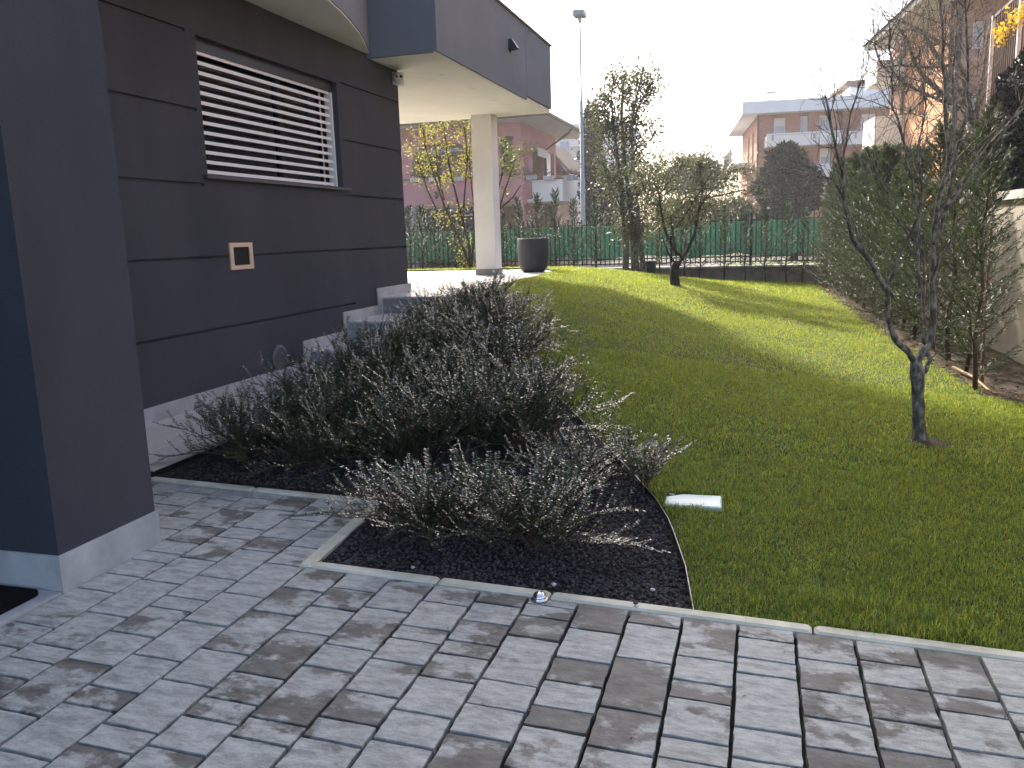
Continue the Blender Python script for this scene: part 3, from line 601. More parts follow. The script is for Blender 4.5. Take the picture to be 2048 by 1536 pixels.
# ------------------------------------------------------------------ grass
def grass():
    r = np.random.RandomState(11); V = []; 
    zones = [(3.09, 5.0, 25000, .027, .0024), (5.0, 7.5, 13500, .027, .0036), (7.5, 11, 6000, .027, .0058), (11, 16.1, 2900, .032, .0095), (16.1, 20.8, 1500, .045, .013)]
    B = []
    for y0, y1, dens, h, w in zones:
        x0 = -12 if y0 > 16 else -3.9; n = int((y1-y0)*(2.8-x0)*dens)
        x = r.uniform(x0, 2.8, n); y = r.uniform(y0, y1, n)
        xl = np.interp(y, [p[0] for p in XLP], [p[1] for p in XLP]); xr = np.interp(y, [p[0] for p in XRP], [p[1] for p in XRP])
        edge = xr+.06*np.sin(y*9)+.05*np.sin(y*23+1)
        k = (x > xl+.006) & (x < edge) & ~((abs(x+.31) < .140) & (abs(y-4.22) < .085)) & ~(((x-1.04)**2+(y-5.63)**2) < r.uniform(.05, .19, n)**2)
        # only what can be seen past the house front
        k &= ~((y > 16) & (x < -9.5))
        x, y = x[k], y[k]; B.append((x, y, np.full(len(x), h), np.full(len(x), w)))
    x, y, h, w = [np.concatenate(q) for q in zip(*B)]; n = len(x)
    z = np.array([lawn_z(a, b) for a, b in zip(x, y)]) if n < 1 else None
    # heights from a fine lookup grid
    gx = np.linspace(-12, 3, 226); gy = np.linspace(3, 21, 181); G = np.array([[lawn_z(a, b) for a in gx] for b in gy])
    fx = (x-gx[0])/(gx[1]-gx[0]); fy = (y-gy[0])/(gy[1]-gy[0]); ix = fx.astype(int).clip(0, 224); iy = fy.astype(int).clip(0, 179); tx, ty = fx-ix, fy-iy
    z = G[iy, ix]*(1-tx)*(1-ty)+G[iy, ix+1]*tx*(1-ty)+G[iy+1, ix]*(1-tx)*ty+G[iy+1, ix+1]*tx*ty
    patch = np.sin(x*5.1+1.3*np.sin(y*3.7))*np.sin(y*4.3+1.1*np.sin(x*2.9))
    patch2 = np.sin(x*17+2*np.sin(y*11))*np.sin(y*19+2*np.sin(x*13)); h = h*r.uniform(.5, 1.35, n)*(1+.25*patch+.25*patch2); h[(y < 3.35)] *= r.uniform(.8, 2.1, (y < 3.35).sum())
    a = r.uniform(0, 6.283, n); lean = np.abs(r.normal(.8, .5, n)); ld = 2.6*np.sin(x*7.3+2*np.sin(y*5.9))+2.6*np.sin(y*8.1+2*np.sin(x*6.3))+r.normal(0, 2.0, n)
    wx, wy = np.cos(a)*w*.5, np.sin(a)*w*.5; lx, ly = np.cos(ld)*lean, np.sin(ld)*lean
    p0 = np.stack([x-wx, y-wy, z-.004], 1); p1 = np.stack([x+wx, y+wy, z-.004], 1)
    m0 = np.stack([x-wx*.8+lx*h*.35, y-wy*.8+ly*h*.35, z+h*.62], 1); m1 = np.stack([x+wx*.8+lx*h*.35, y+wy*.8+ly*h*.35, z+h*.62], 1)
    t = np.stack([x+lx*h, y+ly*h, z+h*(1-.42*np.minimum(lean, 1.6))], 1)
    V = np.stack([p0, p1, m1, m0, t], 1).reshape(-1, 3); i = np.arange(n)[:, None]*5
    F = np.concatenate([np.concatenate([i, i+1, i+2], 1), np.concatenate([i, i+2, i+3], 1), np.concatenate([i+3, i+2, i+4], 1)], 0)
    # far blades need only one triangle
    far = y > 7.5; fi = i[far[:, 0] if far.ndim > 1 else far]; ni = i[~far]
    F = np.concatenate([np.concatenate([ni, ni+1, ni+2], 1), np.concatenate([ni, ni+2, ni+3], 1), np.concatenate([ni+3, ni+2, ni+4], 1), np.concatenate([fi, fi+1, fi+4], 1)], 0)
    print("grass blades", n, "tris", len(F))
    return link('grass', np_mesh('grass', V, F, M['grass']))
tag(grass(), 'short green mown grass of the sloping lawn', 'grass', kind='stuff')
r = np.random.RandomState(21); n = 2600; yy = r.uniform(6.3, 20.5, n); xx = np.array([XR(a) for a in yy])+np.abs(r.normal(.15, .28, n))-.05
zz = np.array([lawn_z(min(a, XR(b)), b) for a, b in zip(xx, yy)])+.012
v, f = cards(np.stack([xx, yy, zz], 1), np.concatenate([r.normal(size=(n, 2)), r.normal(0, .15, (n, 1))], 1), np.tile([0, 0, 1.0], (n, 1))+r.normal(0, .3, (n, 3)), r.uniform(.02, .06, n), r.uniform(.008, .025, n))
tag(link('leaf_litter', np_mesh('leaf_litter', v, f, M['leaf_dead'])), 'dry brown leaf litter on the soil below the right hedge', 'leaf litter', kind='stuff')

v = [(1.05, 5.64, lawn_z(1.05, 5.64)+.012)]; f = []
for i in range(24):
    a = 2*math.pi*i/24; q = .12+.03*math.sin(3*a+1)+.02*math.sin(7*a); x, y = 1.05+q*1.25*math.cos(a), 5.62+q*math.sin(a); v.append((x, y, lawn_z(x, y)+.003)); f.append((0, 1+i, 1+(i+1) % 24))
tag(link('tree_pit', np_mesh('tree_pit', v, f, M['soil'])), kind='structure')
r = np.random.RandomState(44); P = []
while len(P) < 75:
    x, y = r.uniform(-2.65, 1.2), r.uniform(1.7, 3.0)
    if r.rand() < .45: x, y = r.uniform(-1.8, -.3), r.uniform(3.1, 3.6)
    if r.rand() < .2: x, y = r.uniform(-2.65, -2.4), r.uniform(2.9, 3.7)
    P.append((x, y, pave(x, y)+(.006 if y < 3.03 or x < -1.95 else .025+bed_z(x, y)-pave(x, y))))
n = len(P); v, f = cards(P, np.concatenate([r.normal(size=(n, 2)), r.normal(0, .1, (n, 1))], 1), np.tile([0, 0, 1.0], (n, 1))+r.normal(0, .25, (n, 3)), r.uniform(.008, .022, n), r.uniform(.003, .009, n))
tag(link('debris', np_mesh('debris', v, f, M['leaf_dead'])), 'tiny dry leaf crumbs scattered over the pavers and gravel', 'debris', kind='stuff')
# ------------------------------------------------------------------ conifers
def conifer(seed, H, Rb, nb, nsub, leafm, bare=.12, ll=.034, lw=.010, taper=.97):
    r = np.random.RandomState(seed); mb = MB(); P, D, N = [], [], []
    tp = [(.02*math.sin(i*1.3+seed), .02*math.cos(i*1.7+seed), H*i/10) for i in range(11)]; tr = MB().tube(tp, list(np.linspace(.026, .004, 11)), 6)
    for k in range(nb):
        s = bare+(1-bare)*((k+r.rand())/nb)**.9; z = s*H; L_ = Rb*(1-s**1.5*taper)*r.uniform(.55, 1.2)+.05; az = k*2.4+r.uniform(-.5, .5); el = r.uniform(.15, .6)+.6*s
        d = np.array([math.cos(az)*math.cos(el), math.sin(az)*math.cos(el), math.sin(el)]); a = np.array([0, 0, z])+np.array([np.interp(s, np.linspace(0, 1, 11), [q[0] for q in tp]), np.interp(s, np.linspace(0, 1, 11), [q[1] for q in tp]), 0])
        c = a+d*L_+np.array([0, 0, .08*L_]); b = a+d*L_*.5-np.array([0, 0, .10*L_]); path = bez(a, b, c, 6); mb.tube([tuple(p) for p in path], list(np.linspace(.006, .0015, 6)), 4, False)
        for q in np.linspace(.12, 1, nsub):
            p = np.array([np.interp(q, np.linspace(0, 1, 6), path[:, w]) for w in range(3)])
            for sg in (-1, 1):
                sd = np.cross(d, [0, 0, 1.0]); sd /= np.linalg.norm(sd); e = d*.75+sd*sg*r.uniform(.4, .8)+np.array([0, 0, r.uniform(-.15, .35)]); e /= np.linalg.norm(e); l2 = r.uniform(.05, .13)*(1.15-.5*q)
                m = max(3, int(l2/(.010 if lw < .009 else .016))); t = np.linspace(0, 1, m)[:, None]; pp = p+e*l2*t
                dd = e*1.2+np.array([0, 0, -.12])+r.normal(size=(m, 3))*.30; P.append(pp); D.append(dd); N.append(np.tile([0, 0, 1.0], (m, 1))+r.normal(size=(m, 3))*.6)
    P, D, N = map(np.concatenate, (P, D, N)); n = len(P); v, f = cards(P, D, N, r.uniform(.7, 1.3, n)*ll, r.uniform(.8, 1.2, n)*lw, .1)
    return (('trunk', tr.mesh('trunk', M['bark_red'], True)), ('branches', mb.mesh('branches', M['bark_red'])), ('foliage', np_mesh('foliage', v, f, leafm)))
def put(name, ms, loc, rz, sc, label, cat, grp=None):
    o = empty(name, loc, rz, label, cat, grp); o.scale = sc if hasattr(sc, '__len__') else (sc,)*3
    for nm, me in ms: link(nm, me, o)
    return o
HD = [conifer(300+i, 2.1, .52, 130, 10, M['leaf_con'], .03, .046, .0075) for i in range(3)]; HS = [conifer(320+i, 2.1, .54, 80, 10, M['leaf_con'], .05, .046, .0075) for i in range(2)]
hy = [7.75, 8.55, 9.3, 10.0, 10.7, 11.4, 12.1, 12.8, 13.5, 14.3, 15.1, 15.9, 16.8, 17.7, 18.6, 19.4]
for i, y in enumerate(hy):
    x = XR(y)+(.0, .12, .2, .26)[min(i, 3)]+rnd.uniform(-.04, .04)
    ms = HS[i % 2] if i < 4 else HD[i % 3]; s = rnd.uniform(.84, 1.12)*(1.0 if i < 6 else 1.08)
    put('hedge_conifer', ms, (x, y, lawn_z(XR(y), y)-.02), rnd.uniform(0, 6.28), (s*(.8 if i < 2 else rnd.uniform(.92, 1.1)), s*(.8 if i < 2 else 1.0), s), ORD[i]+' feathery conifer of the right-hand hedge counted from the nearest', 'conifer', 'conifers of the right-hand hedge')
FS = [conifer(340+i, 1.95, .50, 46, 7, M['leaf_con_far'], .10, .05, .016) for i in range(3)]; FY = 20.35
fx = [822, 846, 872, 898, 925, 1008, 1040, 1078, 1112, 1150, 1192, 1318, 1368, 1400, 1448, 1490, 1530, 1572, 1606]
for i, px in enumerate(fx):
    p = spot(px, 540, FY-.2*rnd.random()); dense = i < 5; s = rnd.uniform(.92, 1.1)*(.86 if dense else (1.0 if 5 < i < 11 else .84))
    put('young_conifer', FS[i % 3], (p.x, p.y, lawn_z(p.x, p.y) if p.x > -11.9 else .4), rnd.uniform(0, 6.28), (s*(1.1 if dense else .95), s*(1.1 if dense else .95), s), ORD[i]+' young conifer from the left along the green screened fence', 'conifer', 'young conifers along the far fence')

# ------------------------------------------------------------------ far garden fence on its low wall
FX0, FX1, FYY = -13.5, 1.75, 21.0
lw_ = empty('garden_wall', (0, FYY, 0), label='low weathered concrete wall carrying the green screened fence', cat='wall')
MB().box((FX0, -.10, -.25), (FX1, .10, .56)).build('wall_body', M['wall_conc'], lw_); 
for i in range(10): MB().cbox((FX0+1.525*i+.003, -.14, .561), (FX0+1.525*(i+1)-.003, .14, .605), .006).build('coping_stone', M['coping'], lw_)
fe = empty('fence', (0, FYY, .6), label='dark metal bar fence with green shade cloth at the far end of the garden', cat='fence')
bar = MB().box((-.012, -.012, .0), (.012, .012, 1.16)).mesh('bar', M['fence']); x = FX0+.05; k = 0
while x < FX1:
    if k % 16 == 0: MB().box((x-.03, -.03, .0), (x+.03, .03, 1.24)).build('post', M['fence'], fe)
    else: link('bar', bar, fe, (x, 0, .06))
    x += .118; k += 1
for z in (.10, .22, 1.08): MB().box((FX0, -.022, z-.014), (FX1, -.010, z+.014)).build('rail', M['fence'], fe)
nx = 150; v = []; f = []
for i in range(nx+1):
    xx_ = FX0+(FX1-FX0)*i/nx; sag = .018*math.sin(i*.42)+.012*math.sin(i*1.3)
    for z, k in ((.26+.03*math.sin(i*.31)+.02*math.sin(i*.9), 0), (.65, 1), (1.055+.008*math.sin(i*.7), 0)): v.append((xx_, .018+sag*(.5+k), z))
for i in range(nx):
    for j in range(2): a = i*3+j; f.append((a, a+3, a+4, a+1))
link('shade_cloth', np_mesh('shade_cloth', v, f, M['screen'], True), fe)
bx = spot(1297, 520, 19.6); b_ = empty('covered_box', (bx.x, 19.6, .35), label='dark blue covered box at the foot of the far fence beside the tall tree', cat='box')
MB().cbox((-.16, -.16, 0), (.16, .16, .42), .02).build('body', M['plastic_blue'], b_); MB().cbox((-.18, -.18, .42), (.18, .18, .46), .01).build('lid', M['plastic_blue'], b_)

# boundary wall on the right
bw = empty('boundary_wall', (0, 0, 0), label='beige rendered boundary wall behind the right hedge', cat='wall')
P0, P1 = (wall_x(3.0), 3.0), (wall_x(21.2), 21.2); dv = Vector((P1[0]-P0[0], P1[1]-P0[1], 0)).normalized(); nv = Vector((dv.y, -dv.x, 0))
def off(p, d): return (p[0]+nv.x*d, p[1]+nv.y*d)
MB().prism([P0, off(P0, .2), off(P1, .2), P1], -.25, 1.70).build('wall_body', M['wall_beige'], bw)
for i in range(12):
    a = Vector((*P0, 0))+dv*(1.53*i+.004); b = Vector((*P0, 0))+dv*(1.53*(i+1)-.004)
    MB().prism([off(a, -.05), off(a, .25), off(b, .25), off(b, -.05)], 1.701, 1.79).build('coping_stone', M['coping'], bw)

# stake and stick by the hedge
p = on_plane(1962, 772, (0, 0, .08), (0, 0, 1)); s = empty('stake', (p.x, p.y, .03), label='slim wooden stake with a reddish foot beside the nearest hedge conifer', cat='stake')
MB().tube([(0, 0, 0), (-.01, 0, .9), (.0, 0, 1.9)], [.013, .011, .008], 6).build('pole', M['stake'], s); MB().lathe([(.019, 0), (.019, .13), (.001, .135)], 8).build('foot', pmat("red_clay", (.25, .09, .06), rough=.8), s)
a = on_plane(1906, 734, (0, 0, .13), (0, 0, 1)); b = on_plane(1984, 786, (0, 0, .09), (0, 0, 1))
tag(MB().tube([a, (a+b)/2+Vector((.02, 0, .02)), b], [.014, .012, .008], 6).build('stick', M['wood_stick']), 'pale dry stick lying on the soil under the right hedge', 'stick')

# ------------------------------------------------------------------ trees
def twigs(mb, r, p, d, L_, rad, depth, up=.25, n=2, spread=.55, ends=None, bud=None):
    d = d/np.linalg.norm(d); q = p+d*L_*.5+r.normal(size=3)*L_*.06; e = q+(d+np.array([0, 0, up*.3])+r.normal(size=3)*.12)*L_*.5
    mb.tube([tuple(p), tuple(q), tuple(e)], [rad, rad*.8, rad*.6], 4 if rad < .006 else 5, False)
    if depth == 0:
        if ends is not None: ends.append((e, d))
        if bud is not None: mb.tube([tuple(e), tuple(e+d*bud*.6), tuple(e+d*bud*1.4)], [rad*.6, bud*.42, .0005], 4, False)
        return
    for k in range(n):
        nd = d+r.normal(size=3)*spread+np.array([0, 0, up]); 
        twigs(mb, r, e if k < 1 or r.rand() < .5 else q, nd, L_*r.uniform(.62, .9), rad*.68, depth-1, up, n, spread, ends, bud)
def px_path(pts, Y0, dY):                  # points along a limb, its depth changing evenly
    return [spot(x, y, Y0+dY*i/max(len(pts)-1, 1)) for i, (x, y) in enumerate(pts)]
# bare ornamental tree on the lawn
r = np.random.RandomState(77); tb = spot(1846, 905, 5.66); TYY = 5.66
bt = empty('bare_tree', (tb.x, tb.y, tb.z-.03), label='young leafless multi-stemmed tree on the lawn at the right', cat='tree')
def bl(mb, name, m=M['bark']): o = mb.build(name, m, bt, smooth=True); o.location = -bt.location; return o
bl(MB().tube(px_path([(1852, 925), (1848, 908), (1845, 896), (1841, 880), (1838, 858), (1836, 834), (1837, 812), (1835, 790), (1836, 770), (1834, 754), (1833, 738), (1832, 722)], TYY, 0), [.075, .058, .049, .043, .041, .036, .039, .036, .040, .044, .039, .034], 12), 'trunk')
LIMBS = [([(1833, 728), (1817, 705), (1786, 674), (1778, 630), (1775, 584), (1745, 529), (1703, 474), (1690, 412), (1685, 346), (1660, 247), (1650, 190)], -.5, .022, .006),
         ([(1833, 726), (1845, 704), (1861, 688), (1867, 643), (1864, 578), (1867, 490), (1871, 448), (1880, 390), (1897, 330), (1892, 208), (1884, 86), (1880, 0), (1876, -70)], .25, .025, .007),
         ([(1836, 757), (1852, 738), (1858, 712), (1846, 680), (1844, 630), (1850, 545), (1846, 506), (1817, 470), (1791, 431), (1771, 380), (1740, 330)], .35, .016, .005),
         ([(1867, 490), (1885, 450), (1897, 390), (1923, 260), (1938, 216), (1934, 130), (1929, 0), (1925, -70)], .15, .013, .006),
         ([(1776, 580), (1794, 529), (1817, 474), (1836, 431), (1817, 326), (1798, 247), (1783, 208), (1785, 130), (1778, 40)], -.2, .011, .004),
         ([(1790, 600), (1770, 560), (1735, 515), (1705, 440), (1690, 400), (1665, 360), (1625, 348)], -.35, .008, .003),
         ([(1871, 448), (1905, 400), (1960, 330), (2010, 260), (2046, 205)], -.1, .009, .003), ([(1880, 420), (1930, 350), (1985, 280), (2040, 225)], .2, .008, .003),
         ([(1844, 640), (1838, 560), (1832, 480), (1845, 400), (1835, 320), (1850, 210), (1838, 100)], .3, .010, .004), ([(1690, 412), (1678, 355), (1692, 290), (1699, 229), (1720, 170)], -.1, .008, .003),
         ([(1897, 330), (1910, 250), (1905, 150), (1915, 40), (1910, -40)], .1, .009, .004), ([(1864, 560), (1890, 500), (1935, 430), (1958, 350), (1950, 240)], -.2, .008, .003),
         ([(1855, 730), (1872, 705), (1898, 708), (1920, 706), (1950, 706)], .1, .004, .0015)]
for pts, dY, r0, r1 in LIMBS:
    path = px_path(pts, TYY, dY); path = [path[0]]+[path[i//3].lerp(path[i//3+1], (i % 3)/3)+Vector(r.normal(size=3)*.0035) for i in range(1, 3*(len(path)-1))]+[path[-1]]; pts = [pts[min(i//3, len(pts)-1)] for i in range(len(path))]; n = len(path); mb = MB().tube(path, [q*r.uniform(.9, 1.1) for q in np.linspace(r0, r1, n)], 7)
    if r0 > .005:
        for i in range(9, n-1):
            for _ in range((1+(i % 2)) if pts[i][1] < 420 else (i % 2)):
                p = np.array(path[i].lerp(path[i+1], r.rand())); d = np.array(path[i+1]-path[i]); d /= np.linalg.norm(d); d = d*.8+r.normal(size=3)*.6+np.array([0, 0, .2])
                twigs(mb, r, p, d, r.uniform(.12, .26), .0036, 2, .25, 2, .5, None, .0045)
    bl(mb, 'branch')

# olive tree
OY = 14.3; r = np.random.RandomState(5); ob = spot(1348, 580, OY)
ol = empty('olive_tree', (ob.x, ob.y, lawn_z(ob.x, ob.y)-.05), label='small olive tree with a forked trunk in the middle of the sunny lawn', cat='tree'); dz = lawn_z(ob.x, ob.y)-ob.z
def tl(root, mb, name, m): o = mb.build(name, m, root, smooth=True); o.location = -root.location; return o
def shift(path, dz): return [p+Vector((0, 0, dz)) for p in path]
tl(ol, MB().tube(shift(px_path([(1352, 592), (1350, 578), (1348, 556), (1350, 540), (1357, 532)], OY, 0), dz), [.11, .085, .078, .075, .06], 9), 'trunk', M['bark_dark'])
ends = []
OLM = [([(1352, 540), (1366, 525), (1345, 505), (1330, 470), (1322, 430), (1318, 395), (1305, 370)], -.3, .04), ([(1360, 530), (1372, 515), (1390, 475), (1397, 430), (1410, 405), (1450, 398), (1490, 388)], .3, .034),
       ([(1352, 520), (1345, 470), (1340, 445), (1355, 430), (1375, 410)], .4, .018), ([(1350, 535), (1336, 515), (1330, 500), (1325, 485)], -.4, .02), ([(1325, 430), (1300, 410), (1285, 380), (1280, 355)], .2, .014), ([(1397, 430), (1405, 390), (1400, 350), (1395, 330)], -.2, .014),
       ([(1405, 410), (1440, 375), (1465, 350), (1480, 345)], .4, .012), ([(1318, 400), (1340, 370), (1360, 345), (1370, 335)], .3, .014), ([(1345, 470), (1370, 440), (1395, 400), (1420, 360)], -.5, .012)]
for pts, dY, r0 in OLM:
    path = shift(px_path(pts, OY, dY), dz); n = len(path); mb = MB().tube(path, list(np.linspace(r0, .008, n)), 6)
    for i in range(1, n-1):
        if path[i].z < 1.35: continue
        for _ in range(7):
            p = np.array(path[i].lerp(path[i+1], r.rand())); d = np.array(path[i+1]-path[i]); d /= np.linalg.norm(d); twigs(mb, r, p, d*.5+r.normal(size=3)*.75+np.array([0, 0, .12]), r.uniform(.14, .26), .006, 1, .12, 3, .6, ends)
    tl(ol, mb, 'branch', M['bark_dark'])
def leafcloud(ends, r, per, spread, L_, W_, m, along=.35):
    P, D = [], []
    for e, d in ends:
        n = per; t = r.uniform(-along, .12, (n, 1)); P.append(np.array(e)+np.array(d)*t*1.0+r.normal(size=(n, 3))*spread); D.append(np.array(d)*.5+r.normal(size=(n, 3))*.8)
    P, D = np.concatenate(P), np.concatenate(D); n = len(P); v, f = cards(P, D, rdir(r, n), r.uniform(.7, 1.3, n)*L_, r.uniform(.8, 1.2, n)*W_, .15)
    return np_mesh('foliage', v, f, m)
o = link('foliage', leafcloud(ends, r, 22, .055, .062, .017, M['leaf_olive']), ol); o.location = -ol.location

# tall evergreen with several trunks
EY = 18.6; r = np.random.RandomState(9); eb = spot(1268, 545, EY); ez = lawn_z(eb.x, EY)
et = empty('evergreen_tree', (eb.x, EY, ez-.05), label='tall narrow grey-green evergreen tree with several trunks by the fence', cat='tree'); ends = []; dz = ez-eb.z
for pts, dY, r0 in (([(1252, 552), (1250, 500), (1246, 440), (1240, 360), (1228, 260), (1222, 190), (1230, 140)], 0, .10), ([(1272, 552), (1268, 490), (1262, 420), (1250, 330), (1243, 230), (1246, 170), (1252, 140)], .35, .13), ([(1288, 552), (1283, 500), (1275, 420), (1266, 330), (1262, 250), (1272, 195), (1285, 150)], -.2, .10),
                    ([(1262, 260), (1276, 215), (1295, 180), (1304, 160)], .2, .05), ([(1270, 400), (1290, 370), (1305, 350), (1318, 330)], .3, .035), ([(1248, 430), (1232, 390), (1220, 360), (1214, 340)], -.3, .03), ([(1262, 460), (1290, 430), (1300, 400)], .3, .03), ([(1262, 340), (1285, 300), (1310, 265)], .1, .03), ([(1240, 330), (1220, 290), (1212, 250)], .1, .03), ([(1222, 260), (1205, 225), (1198, 190)], .1, .03)):
    path = shift(px_path(pts, EY, dY), dz*.4); n = len(path); mb = MB().tube(path, list(.8*r0*(1-.85*(np.linspace(0, 1, n))**.6)), 7)
    for i in range(n-1):
        for _ in range(13):
            p = np.array(path[i].lerp(path[i+1], r.rand())); 
            if p[2] < 1.15: continue
            d = np.array(path[i+1]-path[i]); d /= np.linalg.norm(d); twigs(mb, r, p, d*.4+r.normal(size=3)*.8, r.uniform(.14, .30), .009, 1, .1, 2, .6, ends)
    tl(et, mb, 'trunk' if r0 > .08 else 'branch', M['bark'])
o = link('foliage', leafcloud(ends, r, 10, .085, .075, .042, M['leaf_oak']), et); o.location = -et.location

# yellow leafed shrub tree left of the column, and the laurel-like one right of it
def leggy(name, label, stems, Y, leafm, per, L_, W_, seed, ntw, zmin):
    r = np.random.RandomState(seed); b = spot(*stems[0][0], Y); z = .8; root = empty(name, (b.x, Y, z-.03), label=label, cat='tree'); ends = []
    for k, pts in enumerate(stems):
        path = px_path(pts, Y, (-.5, .4, .1, -.2, .3, .5)[k % 6]); n = len(path); mb = MB().tube(path, list(np.linspace(.038 if k < 2 else .024, .008, n)), 6)
        for i in range(n-1):
            for _ in range(ntw):
                p = np.array(path[i].lerp(path[i+1], r.rand()))
                if p[2] < zmin and r.rand() < .75: continue
                d = np.array(path[i+1]-path[i]); d /= np.linalg.norm(d); twigs(mb, r, p, d*.8+r.normal(size=3)*.55, r.uniform(.12, .28), .006, 1, .2, 2, .5, ends)
        tl(root, mb, 'stem', M['bark_red'])
    o = link('foliage', leafcloud(ends, r, per, .05, L_, W_, leafm, .3), root); o.location = -root.location
leggy('yellow_shrub', 'leggy shrub tree with yellow-green spring leaves left of the white column', [[(942, 540), (928, 500), (908, 455), (888, 410), (868, 350), (850, 290), (845, 250)], [(944, 540), (938, 490), (925, 440), (912, 390), (898, 330), (890, 270), (885, 235)], [(908, 460), (880, 435), (855, 380), (838, 330), (830, 300)], [(925, 440), (930, 380), (935, 320), (930, 260), (925, 240)], [(944, 540), (948, 470), (946, 400), (938, 320), (942, 255)], [(888, 400), (876, 350), (872, 300), (862, 250)]], 17.2, M['leaf_yellow'], 15, .044, .025, 31, 6, 2.6)
leggy('laurel_shrub', 'slim leafy shrub rising behind the right side of the white column', [[(985, 540), (990, 470), (998, 420), (1008, 385), (1022, 345), (1030, 318)], [(985, 540), (980, 460), (992, 400), (1004, 350), (1010, 310)], [(998, 420), (1025, 395), (1042, 370)]], 16.9, M['leaf_green'], 14, .075, .034, 33, 5, 2.75)

# pot with dry plant
pp = empty('planter', (-4.02, 14.93, .817), label='large round anthracite planter standing beside the white column', cat='planter')
MB().lathe([(.175, 0), (.20, .004), (.245, .06), (.272, .16), (.285, .32), (.287, .60), (.280, .612), (.262, .608), (.255, .56), (.001, .55)], 40).build('pot', M['pot'], pp, smooth=True)
r = np.random.RandomState(3); mb = MB(); ends = []
for k in range(16): twigs(mb, r, np.array([r.uniform(-.18, .18), r.uniform(-.18, .18), .55]), np.array([r.normal()*.3, r.normal()*.3, 1.0]), r.uniform(.06, .18), .004, 1, .3, 2, .4, ends)
mb.build('stems', M['bark_red'], pp); link('foliage', leafcloud(ends, r, 7, .02, .035, .014, M['leaf_con']), pp)

# leafy masses made of cards
def cloud_tree(name, label, blobs, Y, leafm, n, L_, W_, seed, trunk=None, up=0.0, barkm='bark_dark', cat='tree', zbase=0.0):
    r = np.random.RandomState(seed); P, D = [], []; root = None
    for (px, py, rx, rz_, dy) in blobs:
        c = np.array(spot(px, py, Y+dy)); k = Y/FPX*1.03
        m = int(n*rx*rz_/sum(b[2]*b[3] for b in blobs)); q = rdir(r, m)*(r.uniform(.25, 1, (m, 1))**.42); lump = 1+.16*np.sin(q[:, :1]*6+px)*np.sin(q[:, 2:]*7+py)
        P.append(c+q*lump*np.array([rx*k, min(rx, rz_)*k, rz_*k])); D.append(q*.7+r.normal(size=(m, 3))*.6+np.array([0, 0, up]))
    P, D = np.concatenate(P), np.concatenate(D); m = len(P); v, f = cards(P, D, rdir(r, m), r.uniform(.6, 1.4, m)*L_, r.uniform(.7, 1.3, m)*W_, .15)
    b = spot(trunk[0][0] if trunk else blobs[0][0], 450, Y); root = empty(name, (b.x, Y, zbase), label=label, cat=cat)
    o = link('crown', np_mesh('crown', v, f, leafm), root); o.location = -root.location
    if trunk:
        tp = px_path(trunk, Y, 0); tp = [Vector((tp[0].x, Y, zbase))]+tp; n_ = len(tp); tl(root, MB().tube(tp, list(np.linspace(.018*Y/4, .006*Y/4, n_)), 7), 'trunk', M[barkm])
    return root
cloud_tree('cypress', 'tall slender dark cypress behind the fence near the light pole', [(1182, 250, 8, 36, 0), (1184, 300, 14, 55, 0), (1187, 350, 19, 60, 0), (1192, 400, 24, 60, 0), (1198, 440, 28, 40, 0)], 44, M['leaf_dark'], 15000, .36, .19, 51, [(1200, 440), (1192, 300)], .9)
cloud_tree('cedar', 'dense dark evergreen tree in front of the brick apartment block', [(1572, 330, 34, 36, 0), (1556, 375, 40, 34, .5), (1600, 375, 34, 36, -.4), (1580, 405, 46, 24, 0), (1545, 425, 18, 12, 0), (1548, 440, 26, 16, .4)], 40, M['leaf_dark'], 11000, .30, .11, 52, [(1590, 445), (1578, 400), (1574, 340)])
cloud_tree('umbrella_pine', 'rounded pine crown far behind the olive tree', [(1385, 345, 44, 26, 0), (1365, 362, 34, 22, .5), (1415, 355, 30, 22, 0)], 60, M['leaf_con_far'], 5000, .42, .12, 53, [(1400, 440), (1392, 390), (1388, 355)])
cloud_tree('ivy_mass', 'dark ivy-covered evergreen mass under the neighbouring terrace', [(2022, 250, 34, 70, 0), (2040, 330, 42, 70, .3), (2015, 350, 26, 50, 0), (2060, 200, 50, 80, .5)], 12.3, M['leaf_ivy'], 12000, .07, .055, 54, [(2040, 440), (2040, 300)], cat='evergreen')
cloud_tree('street_bush', 'loose grey-green bushes beyond the fence right of the olive', [(1405, 430, 40, 22, 0), (1470, 425, 36, 26, 1), (1345, 425, 30, 24, .5)], 34, M['leaf_oak'], 3500, .22, .09, 55, None, cat='bush')

